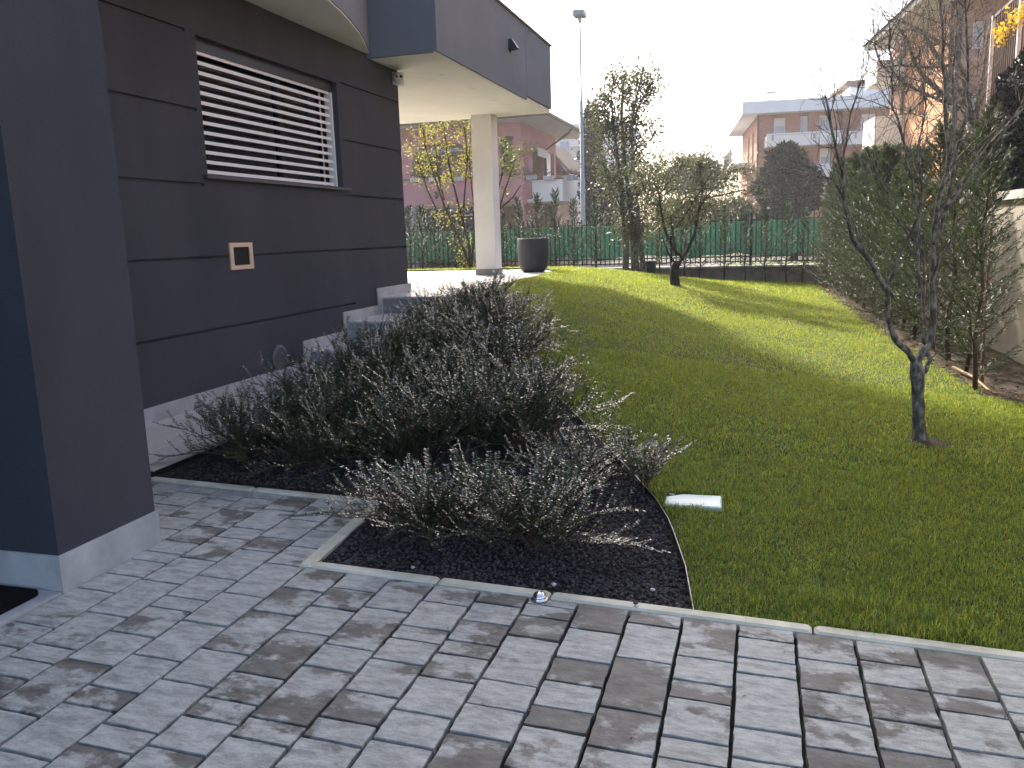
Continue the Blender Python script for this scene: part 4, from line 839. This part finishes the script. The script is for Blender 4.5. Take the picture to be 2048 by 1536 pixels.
# pollarded plane tree behind the hedge
r = np.random.RandomState(61); PY = 15.5; pb = spot(1962, 440, PY)
pt = empty('pollarded_tree', (pb.x, PY, .1), label='knobbly dark pollarded plane tree behind the right hedge', cat='tree')
tl(pt, MB().tube([Vector((pb.x, PY, .1))]+px_path([(1962, 420), (1958, 320), (1945, 240)], PY, 0), [.14, .12, .11, .10], 9), 'trunk', M['bark'])
for pts, dY, r0 in (([(1945, 245), (1923, 213), (1884, 187), (1845, 151), (1828, 122), (1815, 80), (1800, 60)], -.6, .085), ([(1945, 245), (1930, 195), (1895, 155), (1878, 120), (1860, 90), (1845, 62), (1800, 40)], .3, .09), ([(1945, 240), (1925, 150), (1905, 95), (1885, 85), (1855, 72), (1820, 55)], .8, .07), ([(1930, 210), (1890, 205), (1845, 185), (1818, 172), (1800, 160), (1776, 130)], -.2, .05), ([(1950, 240), (1965, 160), (1975, 80), (1985, 20)], .4, .07), ([(1900, 175), (1850, 195), (1820, 225)], .4, .04), ([(1905, 130), (1860, 135), (1800, 130), (1765, 135), (1748, 90)], .2, .04), ([(1945, 240), (1970, 190), (2010, 120), (2040, 60)], .5, .06)):
    path = px_path(pts, PY, dY); n = len(path); rad = [max(.014, .62*r0*(1-.68*i/(n-1)))*r.uniform(.85, 1.25) for i in range(n)]; mb = MB().tube(path, rad, 7)
    for i in range(1, n):
        p = np.array(path[i])
        for _ in range(2): mb.tube([tuple(p), tuple(p+r.normal(size=3)*.06)], [rad[i]*1.15, rad[i]*.5], 5)
        for _ in range(6): twigs(mb, r, p, r.normal(size=3)*.7+np.array([0, 0, .35]), r.uniform(.25, .6), .008, 2, .12, 2, .5)
    tl(pt, mb, 'branch', M['bark'])

# ------------------------------------------------------------------ neighbour's raised terrace with railing
nt_ = empty('neighbour_terrace', (3.4, 12.4, 0), label='neighbouring raised terrace with rusty metal railing at the top right', cat='terrace')
def nb(name, mb, m): o = mb.build(name, m, nt_); o.location = -nt_.location; return o
e0 = on_plane(1986, 205, (3.4, 0, 0), (1, 0, 0)); e1 = on_plane(1986, 35, (3.4, 0, 0), (1, 0, 0)); zb, zt, ye = e0.z, e1.z, e1.y
nb('slab', MB().box((3.42, 4, zb-.16), (9, ye, zb-.02)), M['wall_beige']); nb('support', MB().box((3.9, 4, 0), (8.6, ye-.5, zb-.16)), M['wall_beige'])
for z in (zb+.06, zt): nb('rail', MB().box((3.40, 4, z-.02), (3.44, ye, z+.02)), M['gutter'])
nb('post', MB().box((3.385, ye-.04, zb-.5), (3.445, ye+.02, zt+.03)), M['white_paint']); nb('post', MB().box((3.385, ye-1.54, zb), (3.445, ye-1.48, zt+.2)), M['white_paint'])
bm_ = MB().box((-.010, -.010, zb+.08), (.010, .010, zt-.02)).mesh('bar', M['gutter'])
for i in range(46): o = link('bar', bm_, nt_); o.location = Vector((3.42, ye-.13-.115*i, 0))-nt_.location
nb('wall', MB().box((5.2, 4, zb), (9, ye-.6, zt+3)), M['orange'])
r = np.random.RandomState(8); P = []
for px, py, k in ((2003, 75, 60), (1998, 66, 50), (2010, 60, 40), (2040, 30, 70), (2030, 45, 40), (2020, 30, 25)):
    P.append(np.array(on_plane(px, py, (3.36, 0, 0), (1, 0, 0)))+r.normal(size=(k, 3))*np.array([.04, .06, .06]))
P = np.concatenate(P); v, f = cards(P, rdir(r, len(P)), rdir(r, len(P)), .05, .035); jm = empty('forsythia', tuple(P[0]), label='yellow flowering sprays hanging on the rusty railing at the top right', cat='flowers')
o = link('blossom', np_mesh('blossom', v, f, M['flower']), jm); o.location = -jm.location
mb = MB()
for k in range(9): a = P[r.randint(len(P))]; mb.tube([tuple(a), tuple(a+np.array([.02, .05, .15])), tuple(a+np.array([.05, .02, .35]))], [.004, .004, .003], 4)
o = mb.build('stem', M['bark_red'], jm); o.location = -jm.location

# ------------------------------------------------------------------ street lamp
lp = spot(1166, 440, 31); top = spot(1160, 36, 31)
sl = empty('street_lamp', (lp.x, 31, .02), label='tall grey street light pole beyond the fence', cat='street lamp')
MB().tube([(0, 0, 0), (0, 0, 3.4), (0, 0, 3.41), (0, 0, 6.2), (0, 0, 6.21), (0, 0, top.z-.1)], [.10, .09, .075, .065, .04, .032], 12).build('pole', M['metal_grey'], sl, smooth=True)
MB().tube([(-.01, 0, top.z-.18), (0, -.05, top.z+.02)], [.06, .07], 10).build('bracket', M['metal_grey'], sl)
MB().prism(rrect(-.17, -.55, .24, .12, .1), top.z-.02, top.z+.14).build('lamp_head', M['metal_grey'], sl)

# ------------------------------------------------------------------ pink villa
VY = 42.0; vc = spot(1046, 440, VY); xr = vc.x; xl_ = spot(700, 440, VY).x
vi = empty('pink_villa', (xr, VY, 0), label='pink two-storey villa with arched loggias beyond the fence', cat='house')
def vb(name, mb, m, parent=None):
    o = mb.build(name, m, parent or vi)
    o.location = -vi.location if parent is None else (0, 0, 0)
    return o
def U(px, py, Y=VY): p = spot(px, py, Y); return p.x, p.z
def arch(u0, u1, z0, z1, n=8, rr=None):    # stair-stepped arch opening made of thin holes
    rr = rr or (u1-u0)/2; H = [(u0, u1, z0, z1-rr)]
    for i in range(n):
        a0, a1 = i/n, (i+1)/n; w = math.sqrt(max(1-((a0+a1)/2)**2, 0)); H.append((u0+rr-rr*w, u1-rr+rr*w, z1-rr+rr*a0, z1-rr+rr*a1))
    return H
zpar = U(900, 355)[1]; zslab = U(900, 411)[1]; zeave = spot(1081, 233, VY-1.4).z
A1 = (U(822, 300)[0], U(946, 300)[0], zpar, U(880, 288)[1]); A2 = (U(999, 300)[0], U(1034, 300)[0], zpar, U(1015, 271)[1])
G1 = (U(815, 430)[0], U(946, 430)[0], -.2, U(880, 411)[1]-.02); G2 = (U(1004, 430)[0], U(1037, 430)[0], -.2, U(1020, 404)[1])
holes = arch(*A1, 8, 1.0)+arch(*A2)+[G1, G2]; A0 = (A1[0]-9, A1[0]-4.5, A1[2], A1[3]); holes += arch(*A0, 8, 1.0)
vb('wall', MB().wall((0, VY, 0), (1, 0, 0), (0, -1, 0), xl_-8, xr-.004, -.2, zeave, holes, .4), M['pink'])
vb('wall', MB().box((xl_-8, VY+2.6, -.2), (xr-2.4, VY+2.9, zeave)), M['pink']); vb('floor_slab', MB().box((xl_-8, VY+.41, zslab-.1), (xr-.41, VY+2.58, zslab+.1)), M['cream'])
YE = 49.6; lu0, lu1 = 2.2, 7.2             # side facade: small arch, then open loggia
side = arch(.45, 1.35, zpar, U(1055, 276)[1])+[(lu0, lu1, zpar-.4, zeave-1.0), (.5, 1.5, -.2, zslab-.05), (2.4, 7, -.2, zslab-.1)]
vb('wall', MB().wall((xr, VY, 0), (0, 1, 0), (1, 0, 0), .004, YE-VY, -.2, zeave, side, .4), M['pink'])
vb('wall', MB().box((xr-3.2, VY+2.91, -.2), (xr-2.9, YE, zeave)), M['brown_render']); vb('wall', MB().box((xr-2.9, YE-.3, -.2), (xr-.4, YE, zeave)), M['orange'])
vb('parapet_cap', MB().box((A1[0]-10, VY-.06, zpar-.05), (xr+.05, VY+.46, zpar+.02)), M['gutter'])
for px0, px1, y0, y1 in ((838, 882, 303, 354), ): 
    u0, u1 = U(px0, 330, VY+2.6)[0], U(px1, 330, VY+2.6)[0]; s = vb('shutter', MB().box((u0, VY+2.52, zslab+.1), ((u0+u1)/2-.03, VY+2.59, U(860, 303)[1])), M['shutter']); vb('shutter', MB().box(((u0+u1)/2+.03, VY+2.52, zslab+.1), (u1, VY+2.59, U(860, 303)[1])), M['shutter'])
vb('awning_box', MB().box((A1[0]+.6, VY+.5, A1[3]-.40), (A1[1]-.1, VY+.7, A1[3]-.2)), M['plinth_grey'])
vb('door', MB().box((xr-2.895, VY+4.0, zpar-1.0), (xr-2.85, VY+5.4, zpar+1.3)), M['shutter'])
vb('awning', MB().add([(xr+.02, VY+lu0, zeave-1.0), (xr+.3, VY+lu0, zeave-1.05), (xr+.3, VY+4.5, zeave-1.05), (xr+.02, VY+4.5, zeave-1.0), (xr+.3, VY+lu0, zeave-1.5), (xr+.3, VY+4.5, zeave-1.5)], [(0, 1, 2, 3), (1, 4, 5, 2)]), M['awning'])
vb('blind', MB().box((xr-.2, VY+5.6, zpar), (xr-.16, VY+6.9, zpar+1.9)), M['white_paint'])
# ground floor shop front with sign
sg = vb('shop_front', MB().box((G1[0], VY+.5, -.2), (G1[1], VY+.56, G1[3])), M['shop'])
zs = U(880, 432)[1]; MB().box((G1[0]+1.0, VY+.46, zs-.03), (G1[1], VY+.499, zs+.03)).build('transom', M['metal_grey'], sg)
vb('pier', MB().box((U(817, 430)[0], VY+.02, -.2), (U(831, 430)[0], VY+.42, G1[3])), M['plinth_grey'])
def text(body, px, py, size, parent, m):
    cu = bpy.data.curves.new('letters', 'FONT'); cu.body = body; cu.size = size; cu.extrude = .01; cu.shear = .25
    t = bpy.data.objects.new('t', cu); col.objects.link(t); bpy.context.view_layer.update()
    me = bpy.data.meshes.new_from_object(t.evaluated_get(bpy.context.evaluated_depsgraph_get())); bpy.data.objects.remove(t); me.materials.clear(); me.materials.append(m); me.name = 'lettering'
    p = spot(px, py, VY+.47); o = link('lettering', me, parent, p, (R_(90), 0, 0)); return o
for b_, px, py, sz in (('A', 859, 427, .46), ('Bo', 898, 425, .42), ('O', 927, 424, .42), ('MA', 939, 430, .10)): text(b_, px, py, sz, sg, M['letter'])
vb('wall_lamp', MB().lathe([(.05, 0), (.09, .12), (.09, .3), (.03, .42)], 10, (U(874, 398)[0], VY-.12, U(874, 398)[1])), M['metal_dark'])
# eaves and roof
ex, ey = xr+1.75, VY-1.4
vb('eave', MB().box((xl_-9, ey, zeave), (ex, YE+1.4, zeave+.14)), M['eave'])
xm = (xl_-8+xr)/2; ym = (VY+YE)/2; h = zeave+.14+1.35
vb('roof', MB().add([(xl_-9.1, ey-.08, zeave+.145), (ex+.08, ey-.08, zeave+.145), (ex+.08, YE+1.5, zeave+.145), (xl_-9.1, YE+1.5, zeave+.145), (xl_-3, ym, h), (ex-5.2, ym, h)], [(0, 1, 5, 4), (1, 2, 5), (2, 3, 4, 5), (3, 0, 4)]), M['roof'])
gt = MB().tube([(xl_-9, ey-.12, zeave+.1), (ex+.12, ey-.12, zeave+.1), (ex+.12, YE+1.5, zeave+.1)], .09, 8); gt.tube([(ex, VY+4.2, zeave+.05), (ex-.2, VY+4.2, zeave-.2), (xr+.12, VY+4.6, zeave-1.0), (xr+.10, VY+4.6, -.1)], .07, 7); vb('gutter', gt, M['gutter'])
# white balcony on the side
bxr = spot(1125, 380, VY+.9).x; bz0, bz1 = U(1090, 402)[1], U(1090, 357)[1]
bc = vb('balcony', MB().box((xr+.01, VY+.9, bz0), (bxr, VY+7.2, bz0+.15)), M['white_paint'])
MB().box((xr+.3, VY+.9, bz0+.152), (bxr, VY+1.05, bz1)).build('parapet', M['white_paint'], bc); MB().box((bxr-.15, VY+1.052, bz0+.152), (bxr, VY+7.2, bz1)).build('parapet', M['white_paint'], bc)
MB().box((xr+.3, VY+.85, bz1+.002), (bxr+.05, VY+1.1, bz1+.06)).build('handrail', M['gutter'], bc)
r = np.random.RandomState(14)
def flowerbox(px, py, Y, lab, w=.55, red=False):
    p = spot(px, py, Y); o = empty('flower_box', (p.x, Y, p.z-.12), label=lab, cat='flower box', group='flower boxes on the pink villa')
    for i in range(4): MB().box((-w/2+w/4*i+.01, -.12, -.06), (-w/2+w/4*(i+1)-.01, .1, .15)).build('trough', M['plinth'], o)
    n = 90; P = np.stack([r.uniform(-w/2, w/2, n), r.normal(-.02, .07, n), .2+np.abs(r.normal(0, .13, n))], 1); v, f = cards(P, rdir(r, n), rdir(r, n), .09, .05); link('plants', np_mesh('plants', v, f, M['flower_red'] if red else M['leaf_oak']), o)
for px, py, Y, lb, red in ((831, 357, VY-.15, 'leftmost white flower box on the pink villa parapet', False), (868, 356, VY-.15, 'second white flower box from the left on the villa parapet', False), (917, 355, VY-.15, 'white flower box on the villa parapet nearest the yellow shrub', False), (1063, 352, VY+.7, 'small white flower box at the inner end of the villa balcony', False), (1097, 353, VY+.75, 'white flower box on the front of the villa balcony', False), (1136, 352, VY+1.6, 'reddish planted flower box at the outer corner of the villa balcony', True), (1147, 354, VY+3.6, 'reddish flower box further along the outer side of the balcony', True)): flowerbox(px, py, Y, lb, .55, red)

# second house and white block behind
s2 = spot(1113, 440, 58); sh = empty('ochre_house', (s2.x, 58, 0), label='ochre house gable with dark roof showing behind the pink villa', cat='house'); g = 58/FPX
def q2(px, py, Y=58): p = spot(px, py, Y); return (p.x, p.z)
a, b, c = q2(1095, 345), q2(1134, 345), q2(1112, 300); mb = MB().add([(a[0]-6, 58, -.2), (b[0]-1, 58, -.2), (b[0]-1, 58, b[1]), (b[0]-2.2, 58, c[1]), (a[0]-6, 58, c[1]+.8), (a[0]-6, 64, -.2), (b[0]-1, 64, -.2), (b[0]-1, 64, b[1]), (b[0]-2.2, 64, c[1]), (a[0]-6, 64, c[1]+.8)], [(0, 1, 2, 3, 4), (1, 6, 7, 2), (5, 9, 8, 7, 6), (0, 4, 9, 5)]); o = mb.build('wall', M['brown_render'], sh); o.location = -sh.location
mb = MB().add([(b[0]+.3, 57.4, b[1]-.1), (b[0]-1.6, 57.4, c[1]+.4), (a[0]-6, 57.4, c[1]+1.2), (a[0]-6, 65, c[1]+1.2), (b[0]-1.6, 65, c[1]+.4), (b[0]+.3, 65, b[1]-.1), (b[0]+.3, 57.4, b[1]+.15), (b[0]-1.6, 57.4, c[1]+.7), (a[0]-6, 57.4, c[1]+1.5), (a[0]-6, 65, c[1]+1.5), (b[0]-1.6, 65, c[1]+.7), (b[0]+.3, 65, b[1]+.15)], [(0, 1, 7, 6), (1, 2, 8, 7), (6, 7, 10, 11), (7, 8, 9, 10), (5, 4, 1, 0), (4, 3, 2, 1), (0, 6, 11, 5)]); o = mb.build('roof', M['roof'], sh); o.location = -sh.location
WY = 72; wx0, wx1 = q2(1090, 300, WY)[0], q2(1240, 300, WY)[0]; wb = empty('white_block', (wx0, WY, 0), label='white modern apartment block with balconies behind the light pole', cat='building')
def wbl(name, mb, m, parent=None): o = mb.build(name, m, parent or wb); o.location = -wb.location if parent is None else (0, 0, 0); return o
zt_ = q2(1160, 262, WY)[1]; fl = [q2(1160, y, WY)[1] for y in (445, 425, 392, 358, 330, 292, 262)]
hol = [(q2(1134, 0, WY)[0], q2(1200, 0, WY)[0], fl[0]-.5, fl[1]), (q2(1134, 0, WY)[0], q2(1200, 0, WY)[0], fl[2], fl[3]), (q2(1134, 0, WY)[0], q2(1200, 0, WY)[0], fl[4]-.6, fl[5])]
wbl('wall', MB().wall((0, WY, 0), (1, 0, 0), (0, -1, 0), wx0, wx1, -.2, zt_, hol, .5), M['white_wall']); wbl('wall', MB().box((wx0, WY+1.8, -.2), (wx1, WY+9, zt_)), M['white_wall']); wbl('stair_tower', MB().box((q2(1116, 0, WY)[0], WY-.3, -.2), (q2(1132, 0, WY)[0], WY-.01, zt_-.8)), M['blue_grey'])
wbl('roof', MB().box((wx0-.8, WY-.8, zt_+.002), (wx1+.5, WY+9.3, zt_+.55)), M['white_wall'])
for z0, z1 in ((fl[1]+.1, fl[2]), (fl[3]+.0, fl[4]-.6)): wbl('balcony', MB().box((q2(1134, 0, WY)[0], WY-1.0, z0), (q2(1200, 0, WY)[0], WY-.02, z0+.5)), M['white_wall']); wbl('glass_panel', MB().box((q2(1134, 0, WY)[0], WY-1.0, z0+.52), (q2(1200, 0, WY)[0], WY-.95, z0+1.5)), M['balc_glass'])
for y0, y1 in ((302, 325), (366, 388)):
    f_ = wbl('window', MB().box((q2(1133, 0, WY)[0]+.3, WY+1.70, q2(0, y1, WY)[1] if False else q2(1140, y1, WY)[1]), (q2(1146, 0, WY)[0], WY+1.79, q2(1140, y0, WY)[1])), M['shutter'])

# ------------------------------------------------------------------ brick apartment block
BA = R_(6.0); bu = Vector((math.cos(BA), math.sin(BA), 0)); bv = Vector((-math.sin(BA), math.cos(BA), 0))
bo = spot(1511, 440, 56); bo.z = 0
br = empty('brick_block', bo, BA, label='three-storey brick apartment block with white balconies and flat white roof', cat='building')
def F(px, py, back=0): p = on_plane(px, py, bo+bv*back, bv)-bo; return p.dot(bu), p.z
def bb(name, mb, m, parent=None): return mb.build(name, m, parent or br)
zr = F(1511, 231)[1]; ue = F(1830, 400)[0]
wins = [(1548, 1571, 236, 268), (1601, 1616, 232, 266), (1640, 1663, 231, 266), (1722, 1750, 228, 262), (1640, 1662, 297, 330), (1722, 1750, 295, 328), (1548, 1571, 300, 332), (1545, 1566, 368, 395), (1640, 1662, 366, 395)]
wh = []
for a, b, c, d in wins: (u0, z1), (u1, z0) = F(a, c), F(b, d); wh.append((u0, u1, z0, z1))
bb('wall', MB().wall((0, 0, 0), (1, 0, 0), (0, -1, 0), .004, ue, -.2, zr, wh, .3), M['brick'])
lh = [(2.0, 3.2, zr-2.8, zr-.7), (5.0, 6.2, zr-2.8, zr-.7), (2.0, 3.2, zr-5.9, zr-3.7), (5.0, 6.2, zr-5.9, zr-3.7)]
bb('wall', MB().wall((0, 0, 0), (0, 1, 0), (-1, 0, 0), .004, 11, -.2, zr, lh, .3), M['brick']); bb('wall', MB().box((.302, 10.7, -.2), (ue, 11, zr)), M['brick'])
for i, (u0, u1, z0, z1) in enumerate(wh):
    f_ = bb('window', MB().wall((0, .14, 0), (1, 0, 0), (0, -1, 0), u0, u1, z0, z1, [(u0+.09, u1-.09, z0+.05, z1-.09)], .06), M['white_paint'])
    MB().box((u0+.08, .19, z0), (u1-.08, .195, z1-.08)).build('pane', M['glass_pale'] if i != 1 else M['glass_dark'], f_)
    MB().box((u0+.085, .16, z1-.09-(z1-z0)*.4), (u1-.085, .18, z1-.085)).build('blind', M['white_paint'], f_) if i in (0, 3, 4) else MB().box(((u0+u1)/2-.03, .15, z0+.05), ((u0+u1)/2+.03, .185, z1-.09)).build('mullion', M['white_paint'], f_)
    if i == 1:
        for k in range(6): MB().box((u0+.1+(u1-u0-.2)*k/5-.015, .02, z0), (u0+.1+(u1-u0-.2)*k/5+.015, .05, z1-.1)).build('grille_bar', M['white_paint'], f_)
for u0, u1, z0, z1 in lh: bb('window', MB().box((.16, u0, z0), (.2, u1, z1)), M['glass_pale'])
def balc(px0, px1, py0, py1, br_):
    u0, u1 = F(px0, 300, -1.3)[0], F(px1, 300, -1.3)[0]; z1, z0 = F((px0+px1)/2, py0, -1.3)[1], F((px0+px1)/2, py1, -1.3)[1]
    o = bb('balcony', MB().box((u0, -1.3, z0), (u1, -.01, z0+.18)), M['white_paint'])
    MB().box((u0, -1.3, z0+.182), (u1, -1.18, z1-.1)).build('parapet', M['white_paint'], o); MB().box((u0, -1.178, z0+.182), (u0+.12, -.01, z1-.1)).build('parapet', M['white_paint'], o)
    MB().box((u0, -1.34, z1-.08), (u1, -1.14, z1)).build('handrail', M['white_wall'], o)
    for t in br_: MB().box((u0+(u1-u0)*t-.05, -1.36, z0+.35), (u0+(u1-u0)*t+.05, -1.302, z1-.09)).build('bracket', M['metal_grey'], o)
balc(1533, 1683, 264, 290, (.08, .63, .94)); balc(1697, 1830, 259, 286, (.1, .6)); balc(1622, 1683, 327, 353, (.1, .9)); balc(1697, 1830, 326, 352, (.1, .6))
for px in (1515, 1681): bb('downpipe', MB().tube([(F(px, 300)[0], -.08, -.2), (F(px, 300)[0], -.08, zr)], .06, 7), M['gutter'])
zt2 = F(1511, 207)[1]; bb('roof', MB().box((-1.0, -1.0, zr+.002), (ue+1, 12, zt2)), M['white_wall'])
for u, v_, w_, h_ in ((.9, 3, .45, 1.0), (4.2, 6, .5, .7)):
    c_ = bb('chimney', MB().box((u, v_, zt2), (u+w_, v_+w_, zt2+h_)), M['white_paint']); MB().box((u-.06, v_-.06, zt2+h_+.002), (u+w_+.06, v_+w_+.06, zt2+h_+.1)).build('chimney_cap', M['metal_grey'], c_)
u0, u1 = F(1690, 180, 3)[0], ue+.5; z1 = F(1720, 172, 3)[1]
ph = bb('penthouse', MB().box((u0+.3, 3, zt2+.002), (u1, 8, z1)), M['white_wall']); MB().box((u0, 2.5, z1+.002), (u1, 8.5, z1+.3)).build('penthouse_roof', M['roof'], ph)
an = MB().tube([(u0+.9, 4, z1+.3), (u0+.9, 4, z1+2.0)], .03, 5); an.tube([(u0+.3, 4, z1+1.7), (u0+1.5, 4, z1+1.9)], .02, 4); an.tube([(u0+.5, 4, z1+1.2), (u0+1.3, 4, z1+1.35)], .02, 4); bb('antenna', an, M['metal_grey'])
for k, z0 in enumerate((zr-2.9, zr-6.0)):
    o = bb('balcony', MB().box((-1.5, 1.2, z0), (-.01, 8.2, z0+.15)), M['white_paint'])
    for i in range(28): MB().box((-1.48, 1.25+.25*i, z0+.15), (-1.44, 1.29+.25*i, z0+1.05)).build('railing_bar', M['metal_grey'], o)
    MB().box((-1.5, 1.2, z0+1.05), (-1.42, 8.2, z0+1.1)).build('handrail', M['metal_grey'], o)

# ------------------------------------------------------------------ orange building on the right
oo = spot(1893, 430, 28); oo.z = 0
ob_ = empty('orange_block', oo, BA, label='tall orange rendered apartment building at the right with brown eaves', cat='building')
def G(px, py): p = on_plane(px, py, oo, bv)-oo; return p.dot(bu), p.z
def S(px, py): p = on_plane(px, py, oo, bu)-oo; return p.dot(bv), p.z
def obd(name, mb, m, parent=None): return mb.build(name, m, parent or ob_)
vend = S(1801, 300)[0]; ztop = S(1801, 92)[1]
fw = [(G(1950, 0)[0], G(1976, 0)[0], G(1960, 97)[1], G(1960, 40)[1]), (G(1950, 0)[0], G(1978, 0)[0], G(1960, 222)[1], G(1960, 182)[1]), (G(1905, 0)[0], G(1925, 0)[0], G(1915, 222)[1], G(1915, 170)[1])]
obd('wall', MB().wall((0, 0, 0), (1, 0, 0), (0, -1, 0), .004, 9, -.2, ztop, fw, .3), M['brown_render'])
sw = [(vend-2.6, vend-2.0, S(1820, 240)[1], S(1820, 180)[1])]
obd('wall', MB().wall((0, 0, 0), (0, 1, 0), (-1, 0, 0), 0.002, vend, -.2, ztop, sw, .3), M['orange']); obd('wall', MB().box((.3, vend-.3, -.2), (9, vend, ztop)), M['orange'])
for u0, u1, z0, z1 in fw:
    f_ = obd('window', MB().wall((0, .15, 0), (1, 0, 0), (0, -1, 0), u0, u1, z0, z1, [(u0+.06, u1-.06, z0+.06, z1-.06)], .06), M['white_paint']); MB().box((u0+.05, .19, z0+.05), (u1-.05, .2, z1-.05)).build('pane', M['glass_pale'], f_)
for u0, u1, z0, z1 in sw: obd('window', MB().box((.18, u0, z0), (.2, u1, z1)), M['shutter'])
obd('eave', MB().box((-1.1, -1.1, ztop), (9.5, vend+1.2, ztop+.16)), M['eave']); obd('roof', MB().add([(-1.2, -1.2, ztop+.162), (9.6, -1.2, ztop+.162), (9.6, vend+1.3, ztop+.162), (-1.2, vend+1.3, ztop+.162), (4, 3, ztop+2), (4.5, vend-3, ztop+2)], [(0, 1, 4), (1, 2, 5, 4), (2, 3, 5), (3, 0, 4, 5)]), M['roof'])
for v_ in (.25, vend-.2): obd('downpipe', MB().tube([(-.08, v_, -.2), (-.08, v_, ztop)], .06, 7), M['gutter'])
obd('corner_band', MB().box((-.02, -.02, -.2), (.12, .0, ztop-.01)), M['gutter'])
for py0, py1 in ((130, 170), (236, 290)):
    z0, z1 = S(1798, py1)[1], S(1798, py0)[1]
    o = obd('balcony', MB().box((-1.0, vend-.4, z0), (-.1, vend+1.4, z0+.18)), M['white_paint'])
    MB().box((-1.0, vend-.4, z0+.182), (-.1, vend-.26, z1)).build('parapet', M['white_paint'], o); MB().box((-1.0, vend-.258, z0+.182), (-.86, vend+1.4, z1)).build('parapet', M['white_paint'], o)
    MB().box((-.098, vend+.01, z0-.3), (.6, vend+1.4, z1+1.6)).build('return_wall', M['brown_render'], o)

# ------------------------------------------------------------------ hazy backlit air
hz = bpy.data.materials.new("haze_air"); hz.use_nodes = True; hn = hz.node_tree.nodes
for n_ in list(hn):
    if n_.type == 'BSDF_PRINCIPLED': hn.remove(n_)
pv = hn.new("ShaderNodeVolumePrincipled"); pv.inputs["Color"].default_value = (.94, .95, .97, 1); pv.inputs["Density"].default_value = .0013; pv.inputs["Anisotropy"].default_value = .35
hz.node_tree.links.new(pv.outputs[0], hn["Material Output"].inputs["Volume"])
tag(MB().box((-145, -45, -1.3), (145, 195, 19)).build('haze', hz), 'thin pale haze in the backlit air', 'haze', kind='stuff')
